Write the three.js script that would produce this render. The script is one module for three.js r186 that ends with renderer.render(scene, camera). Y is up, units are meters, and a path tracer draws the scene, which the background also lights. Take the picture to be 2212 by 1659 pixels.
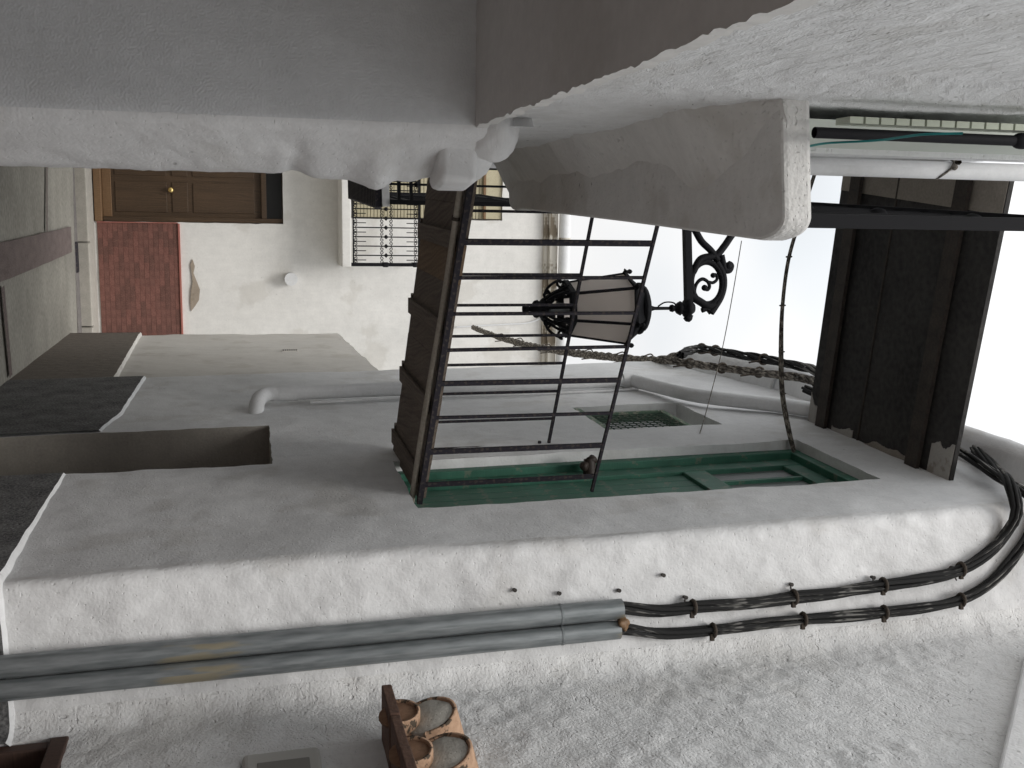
import * as THREE from 'three';
import { ImprovedNoise } from 'three/addons/math/ImprovedNoise.js';
import { RoundedBoxGeometry } from 'three/addons/geometries/RoundedBoxGeometry.js';
import { mergeGeometries, mergeVertices } from 'three/addons/utils/BufferGeometryUtils.js';

// ---------------------------------------------------------------- camera (held on its side: picture right = world up)
const EYE = 1.55, FPX = 2237, PITCH = 14.2 * Math.PI / 180, ROLL = 1.35 * Math.PI / 180;
const V = (x, y, z) => new THREE.Vector3(x, y, z);
const fwd = V(0, Math.sin(PITCH), -Math.cos(PITCH));
const up0 = V(0, Math.cos(PITCH), Math.sin(PITCH)), rt0 = V(1, 0, 0);
const UP = up0.clone().multiplyScalar(Math.cos(ROLL)).addScaledVector(rt0, Math.sin(ROLL));
const RT = rt0.clone().multiplyScalar(Math.cos(ROLL)).addScaledVector(up0, -Math.sin(ROLL));
const CAM = V(0, EYE, 0);
const scene = new THREE.Scene();
const camera = new THREE.PerspectiveCamera(2 * Math.atan(829.5 / FPX) * 180 / Math.PI, 4 / 3, 0.05, 400);
camera.position.copy(CAM);
camera.quaternion.setFromRotationMatrix(new THREE.Matrix4().makeBasis(UP, RT.clone().negate(), fwd.clone().negate()));
camera.updateMatrixWorld();

// ---------------------------------------------------------------- overcast sky, weak diffuse sun, exposure
const perlin = new ImprovedNoise();
const fbm = (x, y, z, o = 4) => { let a = 0, k = 1; for (let i = 0; i < o; i++) { a += k * perlin.noise(x, y, z + i * 7.3); x *= 2.03; y *= 2.03; z *= 2.03; k *= 0.5; } return a; };
{
  const w = 512, h = 256, data = new Float32Array(w * h * 4);
  for (let j = 0; j < h; j++) for (let i = 0; i < w; i++) {
    const th = (j + 0.5) / h * Math.PI - Math.PI / 2, ph = (i + 0.5) / w * 2 * Math.PI;
    const y = Math.sin(th), c = Math.cos(th), x = c * Math.cos(ph), z = c * Math.sin(ph);
    const n = fbm(x * 2.3 + 5, y * 4 + 1, z * 2.3 + 9, 5);
    let L = y < 0 ? 0.3 : (0.52 + 0.79 * y) * (1 + 0.2 * n);   // overcast: brighter overhead
    const t = Math.max(0, Math.min(1, 0.5 - n * 1.6)), k = (j * w + i) * 4;
    data[k] = L * (1 - 0.075 * t); data[k + 1] = L * (1 - 0.035 * t); data[k + 2] = L * (1.0 + 0.005 * t); data[k + 3] = 1;
  }
  const sky = new THREE.DataTexture(data, w, h, THREE.RGBAFormat, THREE.FloatType);
  sky.mapping = THREE.EquirectangularReflectionMapping; sky.magFilter = THREE.LinearFilter; sky.minFilter = THREE.LinearFilter; sky.needsUpdate = true;
  scene.background = sky; scene.environment = sky;
}
const sun = new THREE.DirectionalLight(new THREE.Color(1, 0.97, 0.93), 1.5);
sun.position.set(-0.6, 13, 5); sun.target.position.set(0.2, 1, -4); sun.shadow.radius = 45; sun.castShadow = true;
sun.shadow.mapSize.set(2048, 2048);
Object.assign(sun.shadow.camera, { left: -12, right: 12, top: 12, bottom: -12, near: 1, far: 40 });
scene.add(sun, sun.target);
const renderer = new THREE.WebGLRenderer({ antialias: true });
renderer.setSize(1024, 768);
renderer.toneMapping = THREE.LinearToneMapping;
renderer.toneMappingExposure = 1.13;
renderer.shadowMap.enabled = true;

// ---------------------------------------------------------------- measuring: a point of the photograph on a known plane
const ray = (a, b) => fwd.clone().addScaledVector(RT, (b - 829.5) / FPX).addScaledVector(UP, (a - 1106) / FPX);
const atZ = (a, b, Z) => { const d = ray(a, b); return CAM.clone().addScaledVector(d, Z / -d.z); };
const atY = (a, b, y) => { const d = ray(a, b); return CAM.clone().addScaledVector(d, (y - EYE) / d.y); };
const LEAN = 0.0125, LY0 = 0.75;                       // the right-hand house leans into the alley
const lean = p => { p.x -= LEAN * (p.y - LY0); return p; };
function mkPlane(P0, d, n, k = 0) { const l = Math.hypot(...d); return { P0, d: [d[0] / l, d[1] / l], n: [n[0] / l, n[1] / l], k }; }
function hit(pl, a, b, o = 0) {
  const d = ray(a, b), N = V(pl.n[0], pl.n[0] * pl.k, pl.n[1]), Q = V(pl.P0[0] + pl.n[0] * o, LY0, pl.P0[1] + pl.n[1] * o);
  return CAM.clone().addScaledVector(d, N.dot(Q.sub(CAM)) / N.dot(d));
}
const pt = (pl, s, y, o = 0) => V(pl.P0[0] + pl.d[0] * s + pl.n[0] * o - pl.k * (y - LY0), y, pl.P0[1] + pl.d[1] * s + pl.n[1] * o);
const R = d => d * Math.PI / 180;
const CP0 = [0.6104, -3.696], CD = [-0.1857, -0.9826];
const PC = mkPlane(CP0, CD, [-0.9826, 0.1857], LEAN);             // alley side of the right-hand house
const PN = mkPlane(CP0, [0.9895, 0.1446], [-0.1446, 0.9895], LEAN);    // its end wall, towards the camera
const ND = [1.09, -3.626], DD = [0.1726, 0.985];
const PD = mkPlane(ND, DD, [-0.985, 0.1726], LEAN);              // its wing, coming towards the camera
const PB0 = [CP0[0] + CD[0] * 3.86, CP0[1] + CD[1] * 3.86];
const PA = mkPlane(PB0, [-Math.sin(R(7.5)), -Math.cos(R(7.5))], [-Math.cos(R(7.5)), Math.sin(R(7.5))]);
const PF = mkPlane([-1.5, -13], [Math.cos(R(9)), -Math.sin(R(9))], [Math.sin(R(9)), Math.cos(R(9))]);
const L0 = [-0.704, -2.8];
const PL = mkPlane(L0, [-Math.sin(R(9.2)), -Math.cos(R(9.2))], [Math.cos(R(9.2)), -Math.sin(R(9.2))]);
const gnd = Z => Z < 7.5 ? 0 : -0.0597 * (Math.min(Z, 12.6) - 7.5);
const onGround = (a, b) => { let p = atY(a, b, 0); for (let i = 0; i < 12; i++) p = atY(a, b, gnd(-p.z)); return p; };

// ---------------------------------------------------------------- seeded random, textures
let seed = 20477;
const rnd = () => { seed = (seed * 1664525 + 1013904223) >>> 0; return seed / 4294967296; };
const rr = (a, b) => a + (b - a) * rnd();
const GR = new Float32Array(512); for (let i = 0; i < 512; i++) GR[i] = rnd() * 2 * Math.PI;
const PERM = new Uint8Array(512); { const p = [...Array(256).keys()]; for (let i = 255; i > 0; i--) { const j = Math.floor(rnd() * (i + 1)); [p[i], p[j]] = [p[j], p[i]]; } for (let i = 0; i < 512; i++) PERM[i] = p[i & 255]; }
const fade = t => t * t * t * (t * (t * 6 - 15) + 10);
function pn(x, y, per, sd) {                            // periodic gradient noise, -1..1
  const xi = Math.floor(x), yi = Math.floor(y), fx = x - xi, fy = y - yi;
  const g = (i, j, u, v) => { const a = GR[PERM[(PERM[((i % per) + per) % per & 255] + ((j % per) + per) % per + sd * 31) & 255]]; return Math.cos(a) * u + Math.sin(a) * v; };
  const u = fade(fx), v = fade(fy);
  return 1.5 * ((g(xi, yi, fx, fy) * (1 - u) + g(xi + 1, yi, fx - 1, fy) * u) * (1 - v) + (g(xi, yi + 1, fx, fy - 1) * (1 - u) + g(xi + 1, yi + 1, fx - 1, fy - 1) * u) * v);
}
const pf = (u, v, per, sd, o = 4, g = 0.5) => { let a = 0, k = 1; for (let i = 0; i < o; i++) { a += k * pn(u * per, v * per, per, sd + i); per *= 2; k *= g; } return a; };
const cl = (x, a = 0, b = 1) => Math.max(a, Math.min(b, x));
const sst = (a, b, x) => { const t = cl((x - a) / (b - a)); return t * t * (3 - 2 * t); };
function tex(n, size, fn, srgb) {                       // size: metres that one tile covers
  const d = new Uint8Array(n * n * 4);
  for (let j = 0; j < n; j++) for (let i = 0; i < n; i++) {
    const c = fn(i / n, j / n), k = (j * n + i) * 4;
    if (Array.isArray(c)) { d[k] = cl(c[0]) * 255; d[k + 1] = cl(c[1]) * 255; d[k + 2] = cl(c[2]) * 255; } else d[k] = d[k + 1] = d[k + 2] = cl(c) * 255;
    d[k + 3] = 255;
  }
  const t = new THREE.DataTexture(d, n, n, THREE.RGBAFormat);
  t.wrapS = t.wrapT = THREE.RepeatWrapping; t.magFilter = THREE.LinearFilter; t.minFilter = THREE.LinearMipmapLinearFilter; t.generateMipmaps = true;
  if (srgb) t.colorSpace = THREE.SRGBColorSpace;
  const s = Array.isArray(size) ? size : [size, size];
  t.repeat.set(1 / s[0], 1 / s[1]); t.needsUpdate = true; return t;
}
const lin2s = x => x <= 0.0031308 ? 12.92 * x : 1.055 * Math.pow(x, 1 / 2.4) - 0.055;
const C3 = (r, g, b, m = 1) => [lin2s(r * m), lin2s(g * m), lin2s(b * m)];
const mix = (a, b, t) => [a[0] + (b[0] - a[0]) * t, a[1] + (b[1] - a[1]) * t, a[2] + (b[2] - a[2]) * t];

// limewash laid on rough render: lumps, brushed ridges, pits
const pits = (u, v, per, sd, th) => sst(th, th + 0.22, pn(u * per, v * per, per, sd));
const roughBump = tex(1024, 0.9, (u, v) => {
  const w = 0.03 * pf(u, v, 5, 61, 2), a = u + 0.35 * v * 0;
  let h = 0.5 + 0.26 * pf(u + w, v + w, 7, 1, 4, 0.5) + 0.07 * pf(u, v, 90, 8, 2);
  h -= 0.3 * sst(0.0, 0.5, pf(u, v, 4, 7, 3)) * pits(u, v, 40, 4, 0.45) + 0.22 * pits(u, v, 110, 5, 0.55);
  return h;
});
const softBump = tex(1024, 1.3, (u, v) => 0.5 + 0.24 * pf(u, v, 5, 11, 4, 0.45) + 0.035 * pf(u, v, 110, 15, 2) - 0.12 * pits(u, v, 120, 14, 0.58));
const peelBump = tex(512, 0.4, (u, v) => 0.5 + 0.3 * pf(u, v, 64, 21, 1) + 0.1 * pf(u, v, 7, 22, 2));
const washMap = (base, dirt, specks, sd, n = 1024, size = 2.1) => tex(n, size, (u, v) => {
  let c = 1 + 0.05 * pf(u, v, 3, sd, 5, 0.6) + 0.035 * pf(u, v, 26, sd + 21, 3, 0.6) + 0.02 * pn(u * 70, v * 9, 70, sd + 25) + 0.03 * pn(u * 120, v * 120, 120, sd + 3);
  let col = base.map(x => x * c);
  const st = sst(0.25, 0.75, pf(u, v, 4, sd + 5, 5, 0.6)) * dirt;
  col = mix(col, [base[0] * 0.66, base[1] * 0.63, base[2] * 0.58], st);
  const sp = pits(u, v, 90, sd + 8, 0.66) * specks * sst(-0.1, 0.5, pf(u, v, 5, sd + 9, 3));
  col = mix(col, [0.2, 0.19, 0.18], cl(sp));
  const cr = (1 - sst(0.0, 0.035, Math.abs(pf(u, v, 6, sd + 12, 4, 0.55)))) * sst(0.25, 0.55, pf(u, v, 5, sd + 17, 3)) * (specks > 0.55 ? 0.45 : 0);
  col = mix(col, [0.34, 0.33, 0.31], cl(cr) * 0.75);
  return C3(...col);
}, true);
const M = {};
const mat = (o) => new THREE.MeshStandardMaterial({ roughness: 0.95, ...o });
const lc = (r, g, b) => new THREE.Color().setRGB(r, g, b);
M.rough = mat({ map: washMap([0.81, 0.81, 0.805], 0.2, 0.6, 30), bumpMap: roughBump, bumpScale: 0.012 });
M.front = mat({ map: washMap([0.8, 0.8, 0.8], 0.24, 0.5, 40), bumpMap: softBump, bumpScale: 0.012 });
M.alley = mat({ map: washMap([0.77, 0.775, 0.78], 0.3, 0.3, 50), bumpMap: softBump, bumpScale: 0.01 });
M.speck = mat({ map: washMap([0.78, 0.785, 0.79], 0.2, 0.9, 60), bumpMap: roughBump, bumpScale: 0.009 });
M.stucco = mat({ map: washMap([0.7, 0.71, 0.72], 0.1, 0.0, 70, 512), bumpMap: peelBump, bumpScale: 0.0018 });
M.soffit = mat({ map: washMap([0.7, 0.69, 0.67], 0.2, 0.0, 75, 512), bumpMap: softBump, bumpScale: 0.004 });
M.ledge = mat({ map: washMap([0.72, 0.71, 0.69], 0.35, 0.8, 80, 512), bumpMap: roughBump, bumpScale: 0.008 });
M.low = mat({ map: washMap([0.64, 0.62, 0.585], 0.35, 0.1, 90, 512), bumpMap: softBump, bumpScale: 0.006 });
const farPeel = (u, v) => sst(0.3, 0.6, pf(u, v, 5, 101, 5, 0.6));
M.far = mat({ map: washMap([0.76, 0.745, 0.715], 0.32, 0.25, 100, 1024, 2.6), bumpMap: softBump, bumpScale: 0.006 });
M.peeled = mat({ map: washMap([0.36, 0.3, 0.24], 0.5, 0.4, 104, 256, 0.6), bumpMap: roughBump, bumpScale: 0.01 });
M.dirtyCornice = mat({ map: tex(512, [1.4, 0.35], (u, v) => { const s = sst(-0.25, 0.5, pf(u, v, 4, 111, 4) + 0.35 * pn(u * 40, v * 3, 40, 113)); return C3(...mix([0.58, 0.55, 0.49], [0.2, 0.165, 0.12], s)); }, true), bumpMap: softBump, bumpScale: 0.008 });
const grain = (a, b, sd, n = 512) => tex(n, [0.5, 0.5], (u, v) => { const g = 0.5 + 0.35 * pf(u, v, 40, sd, 3) + 0.3 * pf(u, v, 6, sd + 4, 3); return C3(...mix(a, b, cl(g))); }, true);
M.plinth = mat({ map: tex(512, 0.6, (u, v) => { const g = 0.5 + 0.5 * pf(u, v, 50, 120, 2) + 0.3 * pf(u, v, 4, 122, 4); let c = mix([0.055, 0.056, 0.058], [0.22, 0.22, 0.217], cl(g)); return C3(...mix(c, [0.3, 0.3, 0.29], 0.7 * pits(u, v, 30, 125, 0.72))); }, true), bumpMap: roughBump, bumpScale: 0.008 });
M.plinthFar = mat({ map: grain([0.1, 0.085, 0.07], [0.19, 0.165, 0.14], 124), bumpMap: roughBump, bumpScale: 0.008 });
M.cement = mat({ map: grain([0.24, 0.215, 0.185], [0.33, 0.295, 0.255], 128), bumpMap: softBump, bumpScale: 0.006 });
M.jamb = mat({ map: grain([0.36, 0.335, 0.3], [0.46, 0.43, 0.385], 129), bumpMap: softBump, bumpScale: 0.006 });
M.street = mat({ map: tex(1024, 2.2, (u, v) => { const g = 0.5 + 0.4 * pf(u, v, 60, 131, 2) + 0.35 * pf(u, v, 4, 133, 4); return C3(...mix([0.2, 0.19, 0.165], [0.34, 0.325, 0.285], cl(g))); }, true), bumpMap: softBump, bumpScale: 0.005, roughness: 0.9 });
M.band = mat({ map: grain([0.11, 0.085, 0.08], [0.19, 0.15, 0.14], 137), bumpMap: roughBump, bumpScale: 0.008 });
M.kerb = mat({ map: grain([0.36, 0.34, 0.3], [0.48, 0.45, 0.4], 140), bumpMap: softBump, bumpScale: 0.005 });
M.gutterStone = mat({ map: grain([0.12, 0.11, 0.105], [0.22, 0.2, 0.19], 143), bumpMap: softBump, bumpScale: 0.006 });
M.red = [0, 1, 2].map(i => mat({ map: tex(256, 0.4, (u, v) => { const g = 0.5 + 0.45 * pf(u, v, 30, 150 + i, 2) + 0.3 * pf(u, v, 5, 153 + i, 2); return C3(...mix([0.1 + 0.022 * i, 0.044 + 0.006 * i, 0.034 + 0.004 * i], [0.19 + 0.03 * i, 0.088 + 0.012 * i, 0.068 + 0.01 * i], cl(g))); }, true), roughness: 0.75 }));
M.redTrim = mat({ color: lc(0.4, 0.15, 0.12) });
const wood = (a, b, sd) => tex(512, [0.25, 1.3], (u, v) => { const g = 0.5 + 0.5 * pn(u * 24 + 2 * pf(u, v, 3, sd, 2), v * 3, 24, sd + 2) + 0.3 * pf(u, v, 50, sd + 3, 2); return C3(...mix(a, b, cl(g))); }, true);
M.doorWood = mat({ map: wood([0.05, 0.03, 0.016], [0.1, 0.06, 0.032], 160), roughness: 0.5 });
M.doorFrame = mat({ map: wood([0.15, 0.085, 0.04], [0.24, 0.14, 0.07], 163), roughness: 0.6 });
M.darkGlass = new THREE.MeshPhysicalMaterial({ color: lc(0.02, 0.02, 0.02), roughness: 0.12 });
M.brass = new THREE.MeshStandardMaterial({ color: lc(0.75, 0.55, 0.22), metalness: 1, roughness: 0.25 });
M.green = mat({ map: tex(512, 0.6, (u, v) => { const g = 0.5 + 0.4 * pf(u, v, 5, 171, 4) + 0.2 * pn(u * 90, v * 4, 90, 173); return C3(...mix([0.022, 0.1, 0.064], [0.046, 0.175, 0.118], cl(g)).map((c, q) => c + ([0.2, 0.19, 0.15][q] - c) * 0.5 * sst(0.5, 0.8, pf(u, v, 8, 178, 5, 0.65)))); }, true), roughness: 0.55, bumpMap: peelBump, bumpScale: 0.0006 });
M.greenOld = mat({ map: tex(256, 0.3, (u, v) => { const g = sst(-0.2, 0.5, pf(u, v, 9, 176, 4)); return C3(...mix([0.12, 0.2, 0.14], [0.34, 0.35, 0.28], g)); }, true), roughness: 0.8 });
M.grille = mat({ color: lc(0.05, 0.085, 0.06), roughness: 0.8 });
M.frosted = new THREE.MeshPhysicalMaterial({ color: lc(0.17, 0.18, 0.18), roughness: 0.35, bumpMap: peelBump, bumpScale: 0.002 });
M.knob = mat({ color: lc(0.03, 0.019, 0.014), roughness: 0.6 });
M.iron = new THREE.MeshPhysicalMaterial({ specularIntensity: 0.4, map: tex(256, 0.2, (u, v) => { const g = sst(0.15, 0.8, pf(u, v, 12, 181, 4)); return C3(...mix([0.026, 0.024, 0.03], [0.065, 0.054, 0.05], g)); }, true), roughness: 0.75, bumpMap: roughBump, bumpScale: 0.002 });
M.castIron = new THREE.MeshPhysicalMaterial({ color: lc(0.008, 0.008, 0.01), roughness: 0.7, specularIntensity: 0.35 });
M.deck = mat({ map: wood([0.1, 0.08, 0.064], [0.19, 0.152, 0.122], 190), bumpMap: roughBump, bumpScale: 0.006 });
M.deckPale = mat({ map: wood([0.15, 0.1, 0.06], [0.24, 0.17, 0.11], 193), bumpMap: roughBump, bumpScale: 0.004 });
M.conduitBeige = mat({ map: grain([0.3, 0.27, 0.22], [0.46, 0.42, 0.36], 196, 256), roughness: 0.6 });
M.bridge = mat({ map: tex(512, 1.5, (u, v) => { const g = 0.5 + 0.4 * pf(u, v, 50, 201, 2) + 0.4 * pf(u, v, 4, 203, 4); return C3(...mix([0.022, 0.021, 0.021], [0.055, 0.052, 0.049], cl(g))); }, true), bumpMap: roughBump, bumpScale: 0.006 });
M.beam = mat({ map: grain([0.022, 0.019, 0.017], [0.06, 0.047, 0.038], 206, 256), roughness: 0.8 });
M.splash = mat({ map: washMap([0.4, 0.385, 0.36], 0.9, 1, 209, 256, 0.5), bumpMap: roughBump, bumpScale: 0.006 });
M.galv = new THREE.MeshStandardMaterial({ map: tex(512, [0.3, 1.6], (u, v) => { const g = 0.5 + 0.35 * pf(u, v, 14, 211, 4) + 0.25 * pn(u * 30, v * 6, 30, 213); const r = sst(0.5, 0.9, pf(u, v, 4, 215, 4)); return C3(...mix(mix([0.17, 0.19, 0.195], [0.36, 0.38, 0.39], cl(g)), [0.4, 0.34, 0.22], r * 0.7)); }, true), metalness: 0.55, roughness: 0.5, bumpMap: softBump, bumpScale: 0.001 });
M.cable = new THREE.MeshPhysicalMaterial({ specularIntensity: 0.35, map: tex(512, [0.3, 1.7], (u, v) => { const g = sst(0.15, 0.8, pf(u, v, 5, 221, 5, 0.8)); return C3(...mix([0.03, 0.03, 0.03], [0.34, 0.33, 0.31], g * 0.55)); }, true), roughness: 0.9 });
M.cableOld = mat({ map: tex(256, 0.3, (u, v) => { const g = sst(-0.3, 0.55, pf(u, v, 10, 226, 4)); return C3(...mix([0.06, 0.052, 0.044], [0.3, 0.27, 0.23], g)); }, true), roughness: 0.85 });
M.cableBlack = mat({ color: lc(0.022, 0.022, 0.022), roughness: 0.6 });
M.tie = mat({ map: grain([0.03, 0.025, 0.02], [0.08, 0.06, 0.045], 230, 128), roughness: 0.9 });
M.nail = mat({ color: lc(0.035, 0.028, 0.024), roughness: 0.7 });
M.teal = mat({ color: lc(0.0, 0.2, 0.2), roughness: 0.45 });
M.pvc = mat({ map: washMap([0.72, 0.725, 0.73], 0.12, 0.12, 235, 256, 0.9), roughness: 0.75 });
M.palePaint = mat({ color: lc(0.62, 0.66, 0.6), roughness: 0.8 });
M.blind = mat({ map: grain([0.42, 0.37, 0.25], [0.52, 0.47, 0.33], 240, 256), roughness: 0.7 });
M.louvre = mat({ color: lc(0.42, 0.45, 0.37), roughness: 0.8 });
const lichen = (u, v, sd) => sst(0.12, 0.4, pf(u, v, 6, sd, 5, 0.65));
M.tile = [0, 1].map(i => mat({ map: tex(512, 0.42, (u, v) => { const g = 0.5 + 0.4 * pf(u, v, 20, 250 + i, 3); let c = mix([0.38, 0.235, 0.15], [0.53, 0.35, 0.235], cl(g)); c = mix(c, [0.05, 0.042, 0.03], lichen(u, v, 253 + i) * 0.92); return C3(...c); }, true), bumpMap: roughBump, bumpScale: 0.004 }));
M.clay = mat({ map: grain([0.22, 0.125, 0.075], [0.33, 0.195, 0.12], 258, 256), bumpMap: softBump, bumpScale: 0.003 });
M.tileDark = mat({ map: tex(512, 0.42, (u, v) => { const g = 0.5 + 0.4 * pf(u, v, 16, 257, 4); return C3(...mix([0.06, 0.05, 0.04], [0.2, 0.15, 0.11], cl(g))); }, true), bumpMap: roughBump, bumpScale: 0.004 });
M.brickFlat = mat({ map: grain([0.07, 0.04, 0.03], [0.17, 0.095, 0.065], 260, 256), bumpMap: roughBump, bumpScale: 0.005 });
M.mortar = mat({ map: grain([0.46, 0.44, 0.39], [0.64, 0.61, 0.55], 264, 256), bumpMap: roughBump, bumpScale: 0.007 });
M.box = mat({ color: lc(0.5, 0.49, 0.46), roughness: 0.6 });
M.boxDark = mat({ color: lc(0.2, 0.19, 0.17), roughness: 0.4 });
M.hatch = mat({ map: wood([0.02, 0.018, 0.014], [0.05, 0.042, 0.032], 270), roughness: 0.8 });
M.hatchFrame = mat({ map: wood([0.05, 0.028, 0.02], [0.09, 0.05, 0.038], 273), roughness: 0.7 });
M.roof = mat({ color: lc(0.3, 0.17, 0.11) });
M.pane = new THREE.MeshPhysicalMaterial({ color: lc(0.92, 0.85, 0.8), roughness: 1, transmission: 0.75, thickness: 0, side: THREE.DoubleSide });
M.interior = mat({ color: lc(0.12, 0.11, 0.1) });

// ---------------------------------------------------------------- building helpers
const taken = {};
const numbered = n => { const k = taken[n] = (taken[n] ?? -1) + 1; return k ? n + '_' + String(k).padStart(3, '0') : n; };
const dirs = () => 0;
function thing(name, label, category, group) { const g = new THREE.Group(); g.name = numbered(name); g.userData = { label, category }; if (group) g.userData.group = group; scene.add(g); return g; }
function settle(g) {                                    // put the group's origin at the thing's base
  g.updateMatrixWorld(true); const b = new THREE.Box3().setFromObject(g), o = V((b.min.x + b.max.x) / 2, b.min.y, (b.min.z + b.max.z) / 2);
  g.position.copy(o); for (const c of g.children) c.position.sub(o); return g;
}
function part(name, geo, m, parent, label) { const o = new THREE.Mesh(Array.isArray(geo) ? join(geo) : geo, m); o.name = name; parent.add(o); if (label) o.userData.label = label; return o; }
function single(name, geo, m, label, category, group) {
  const g = Array.isArray(geo) ? join(geo) : geo; g.computeBoundingBox(); const b = g.boundingBox, o = V((b.min.x + b.max.x) / 2, b.min.y, (b.min.z + b.max.z) / 2);
  g.translate(-o.x, -o.y, -o.z); const q = new THREE.Mesh(g, m); q.name = numbered(name); q.position.copy(o); q.userData = { label, category }; if (group) q.userData.group = group; scene.add(q); return q;
}
function structure(name, geo, m) { const q = new THREE.Mesh(Array.isArray(geo) ? join(geo) : geo, m); q.name = numbered(name); q.userData = { kind: 'structure' }; scene.add(q); return q; }
function join(list) {
  return mergeGeometries(list.map(g => { const q = g.index ? g.toNonIndexed() : g.clone(); for (const k of Object.keys(q.attributes)) if (!['position', 'normal', 'uv'].includes(k)) q.deleteAttribute(k); if (!q.attributes.uv) q.setAttribute('uv', new THREE.BufferAttribute(new Float32Array(q.attributes.position.count * 2), 2)); if (!q.attributes.normal) q.computeVertexNormals(); return q; }));
}
// box between two points, w = sideways, h = along `upv`
function bar(a, b, w, h, upv = V(0, 1, 0), round = 0) {
  const d = b.clone().sub(a), L = d.length(); d.normalize(); let u = upv.clone().addScaledVector(d, -upv.dot(d)); if (u.lengthSq() < 1e-6) u = Math.abs(d.y) > 0.9 ? V(0, 0, 1) : V(0, 1, 0); u.addScaledVector(d, -u.dot(d)).normalize();
  const s = new THREE.Vector3().crossVectors(u, d);
  const g = round ? new RoundedBoxGeometry(w, h, L, 2, round) : new THREE.BoxGeometry(w, h, L);
  boxUV(g); g.applyMatrix4(new THREE.Matrix4().makeBasis(s, u, d).setPosition(a.clone().add(b).multiplyScalar(0.5))); return g;
}
function boxUV(g) {                                     // uv in metres from the local position
  const p = g.attributes.position, n = g.attributes.normal, uv = g.attributes.uv;
  for (let i = 0; i < p.count; i++) { const ax = Math.abs(n.getX(i)), ay = Math.abs(n.getY(i)), az = Math.abs(n.getZ(i)); if (ax >= ay && ax >= az) uv.setXY(i, p.getY(i), p.getZ(i)); else if (ay >= az) uv.setXY(i, p.getX(i), p.getZ(i)); else uv.setXY(i, p.getX(i), p.getY(i)); }
  return g;
}
function box(x0, x1, y0, y1, z0, z1) { const g = new THREE.BoxGeometry(x1 - x0, y1 - y0, z1 - z0); boxUV(g); g.translate((x0 + x1) / 2, (y0 + y1) / 2, (z0 + z1) / 2); return g; }
// a box lying in a wall plane: s0..s1 along, y0..y1 up, o0..o1 out of the wall
function slabOn(pl, s0, s1, y0, y1, o0, o1, bev = 0) {
  const g = bev ? new RoundedBoxGeometry(s1 - s0, y1 - y0, o1 - o0, 2, bev) : new THREE.BoxGeometry(s1 - s0, y1 - y0, o1 - o0); boxUV(g);
  const a = g.attributes.position, q = [];
  g.translate((s0 + s1) / 2, (y0 + y1) / 2, (o0 + o1) / 2);
  for (let i = 0; i < a.count; i++) { const w = pt(pl, a.getX(i), a.getY(i), a.getZ(i)); a.setXYZ(i, w.x, w.y, w.z); }
  const hand = pl.d[0] * pl.n[1] - pl.d[1] * pl.n[0];
  if (hand < 0) flip(g);
  g.computeVertexNormals(); if (bev) return g; const h = g.toNonIndexed(); h.computeVertexNormals(); return h;
}
function flip(g) { if (g.index) { const x = g.index.array; for (let i = 0; i < x.length; i += 3) { const t = x[i]; x[i] = x[i + 1]; x[i + 1] = t; } } else { for (const k of Object.keys(g.attributes)) { const at = g.attributes[k], n = at.itemSize, r = at.array; for (let i = 0; i < at.count; i += 3) for (let c = 0; c < n; c++) { const t = r[i * n + c]; r[i * n + c] = r[(i + 1) * n + c]; r[(i + 1) * n + c] = t; } } } return g; }
function tube(pts, r, seg = 6, closed = false, steps) { const c = new THREE.CatmullRomCurve3(pts, closed, 'centripetal'); const n = steps || Math.max(2, pts.length * 6); const g = new THREE.TubeGeometry(c, n, r, seg, closed); const L = c.getLength(), uv = g.attributes.uv; for (let i = 0; i < uv.count; i++) uv.setXY(i, uv.getY(i) * r * 6.28, uv.getX(i) * L); return g; }
function strands(pts, n, r, rad, turns, wob = 0.3) {     // several cables twisted loosely round one route
  const c = new THREE.CatmullRomCurve3(pts, false, 'centripetal'), L = c.getLength(), N = Math.max(12, Math.round(L * 22)), out = [];
  const fr = c.computeFrenetFrames(N);
  for (let k = 0; k < n; k++) {
    const q = [], ph = rr(0, 6.28);
    for (let i = 0; i <= N; i++) { const t = i / N, a = 6.283 * (k / n + turns * t) + wob * perlin.noise(t * L * 3, k * 5.1, 2), rd = rad * (1 + 0.5 * perlin.noise(t * L * 4, k * 3.3 + ph, 7)); q.push(c.getPointAt(t).addScaledVector(fr.normals[i], Math.cos(a) * rd).addScaledVector(fr.binormals[i], Math.sin(a) * rd)); }
    out.push(tube(q, r, 6, false, N));
  }
  return join(out);
}
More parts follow.
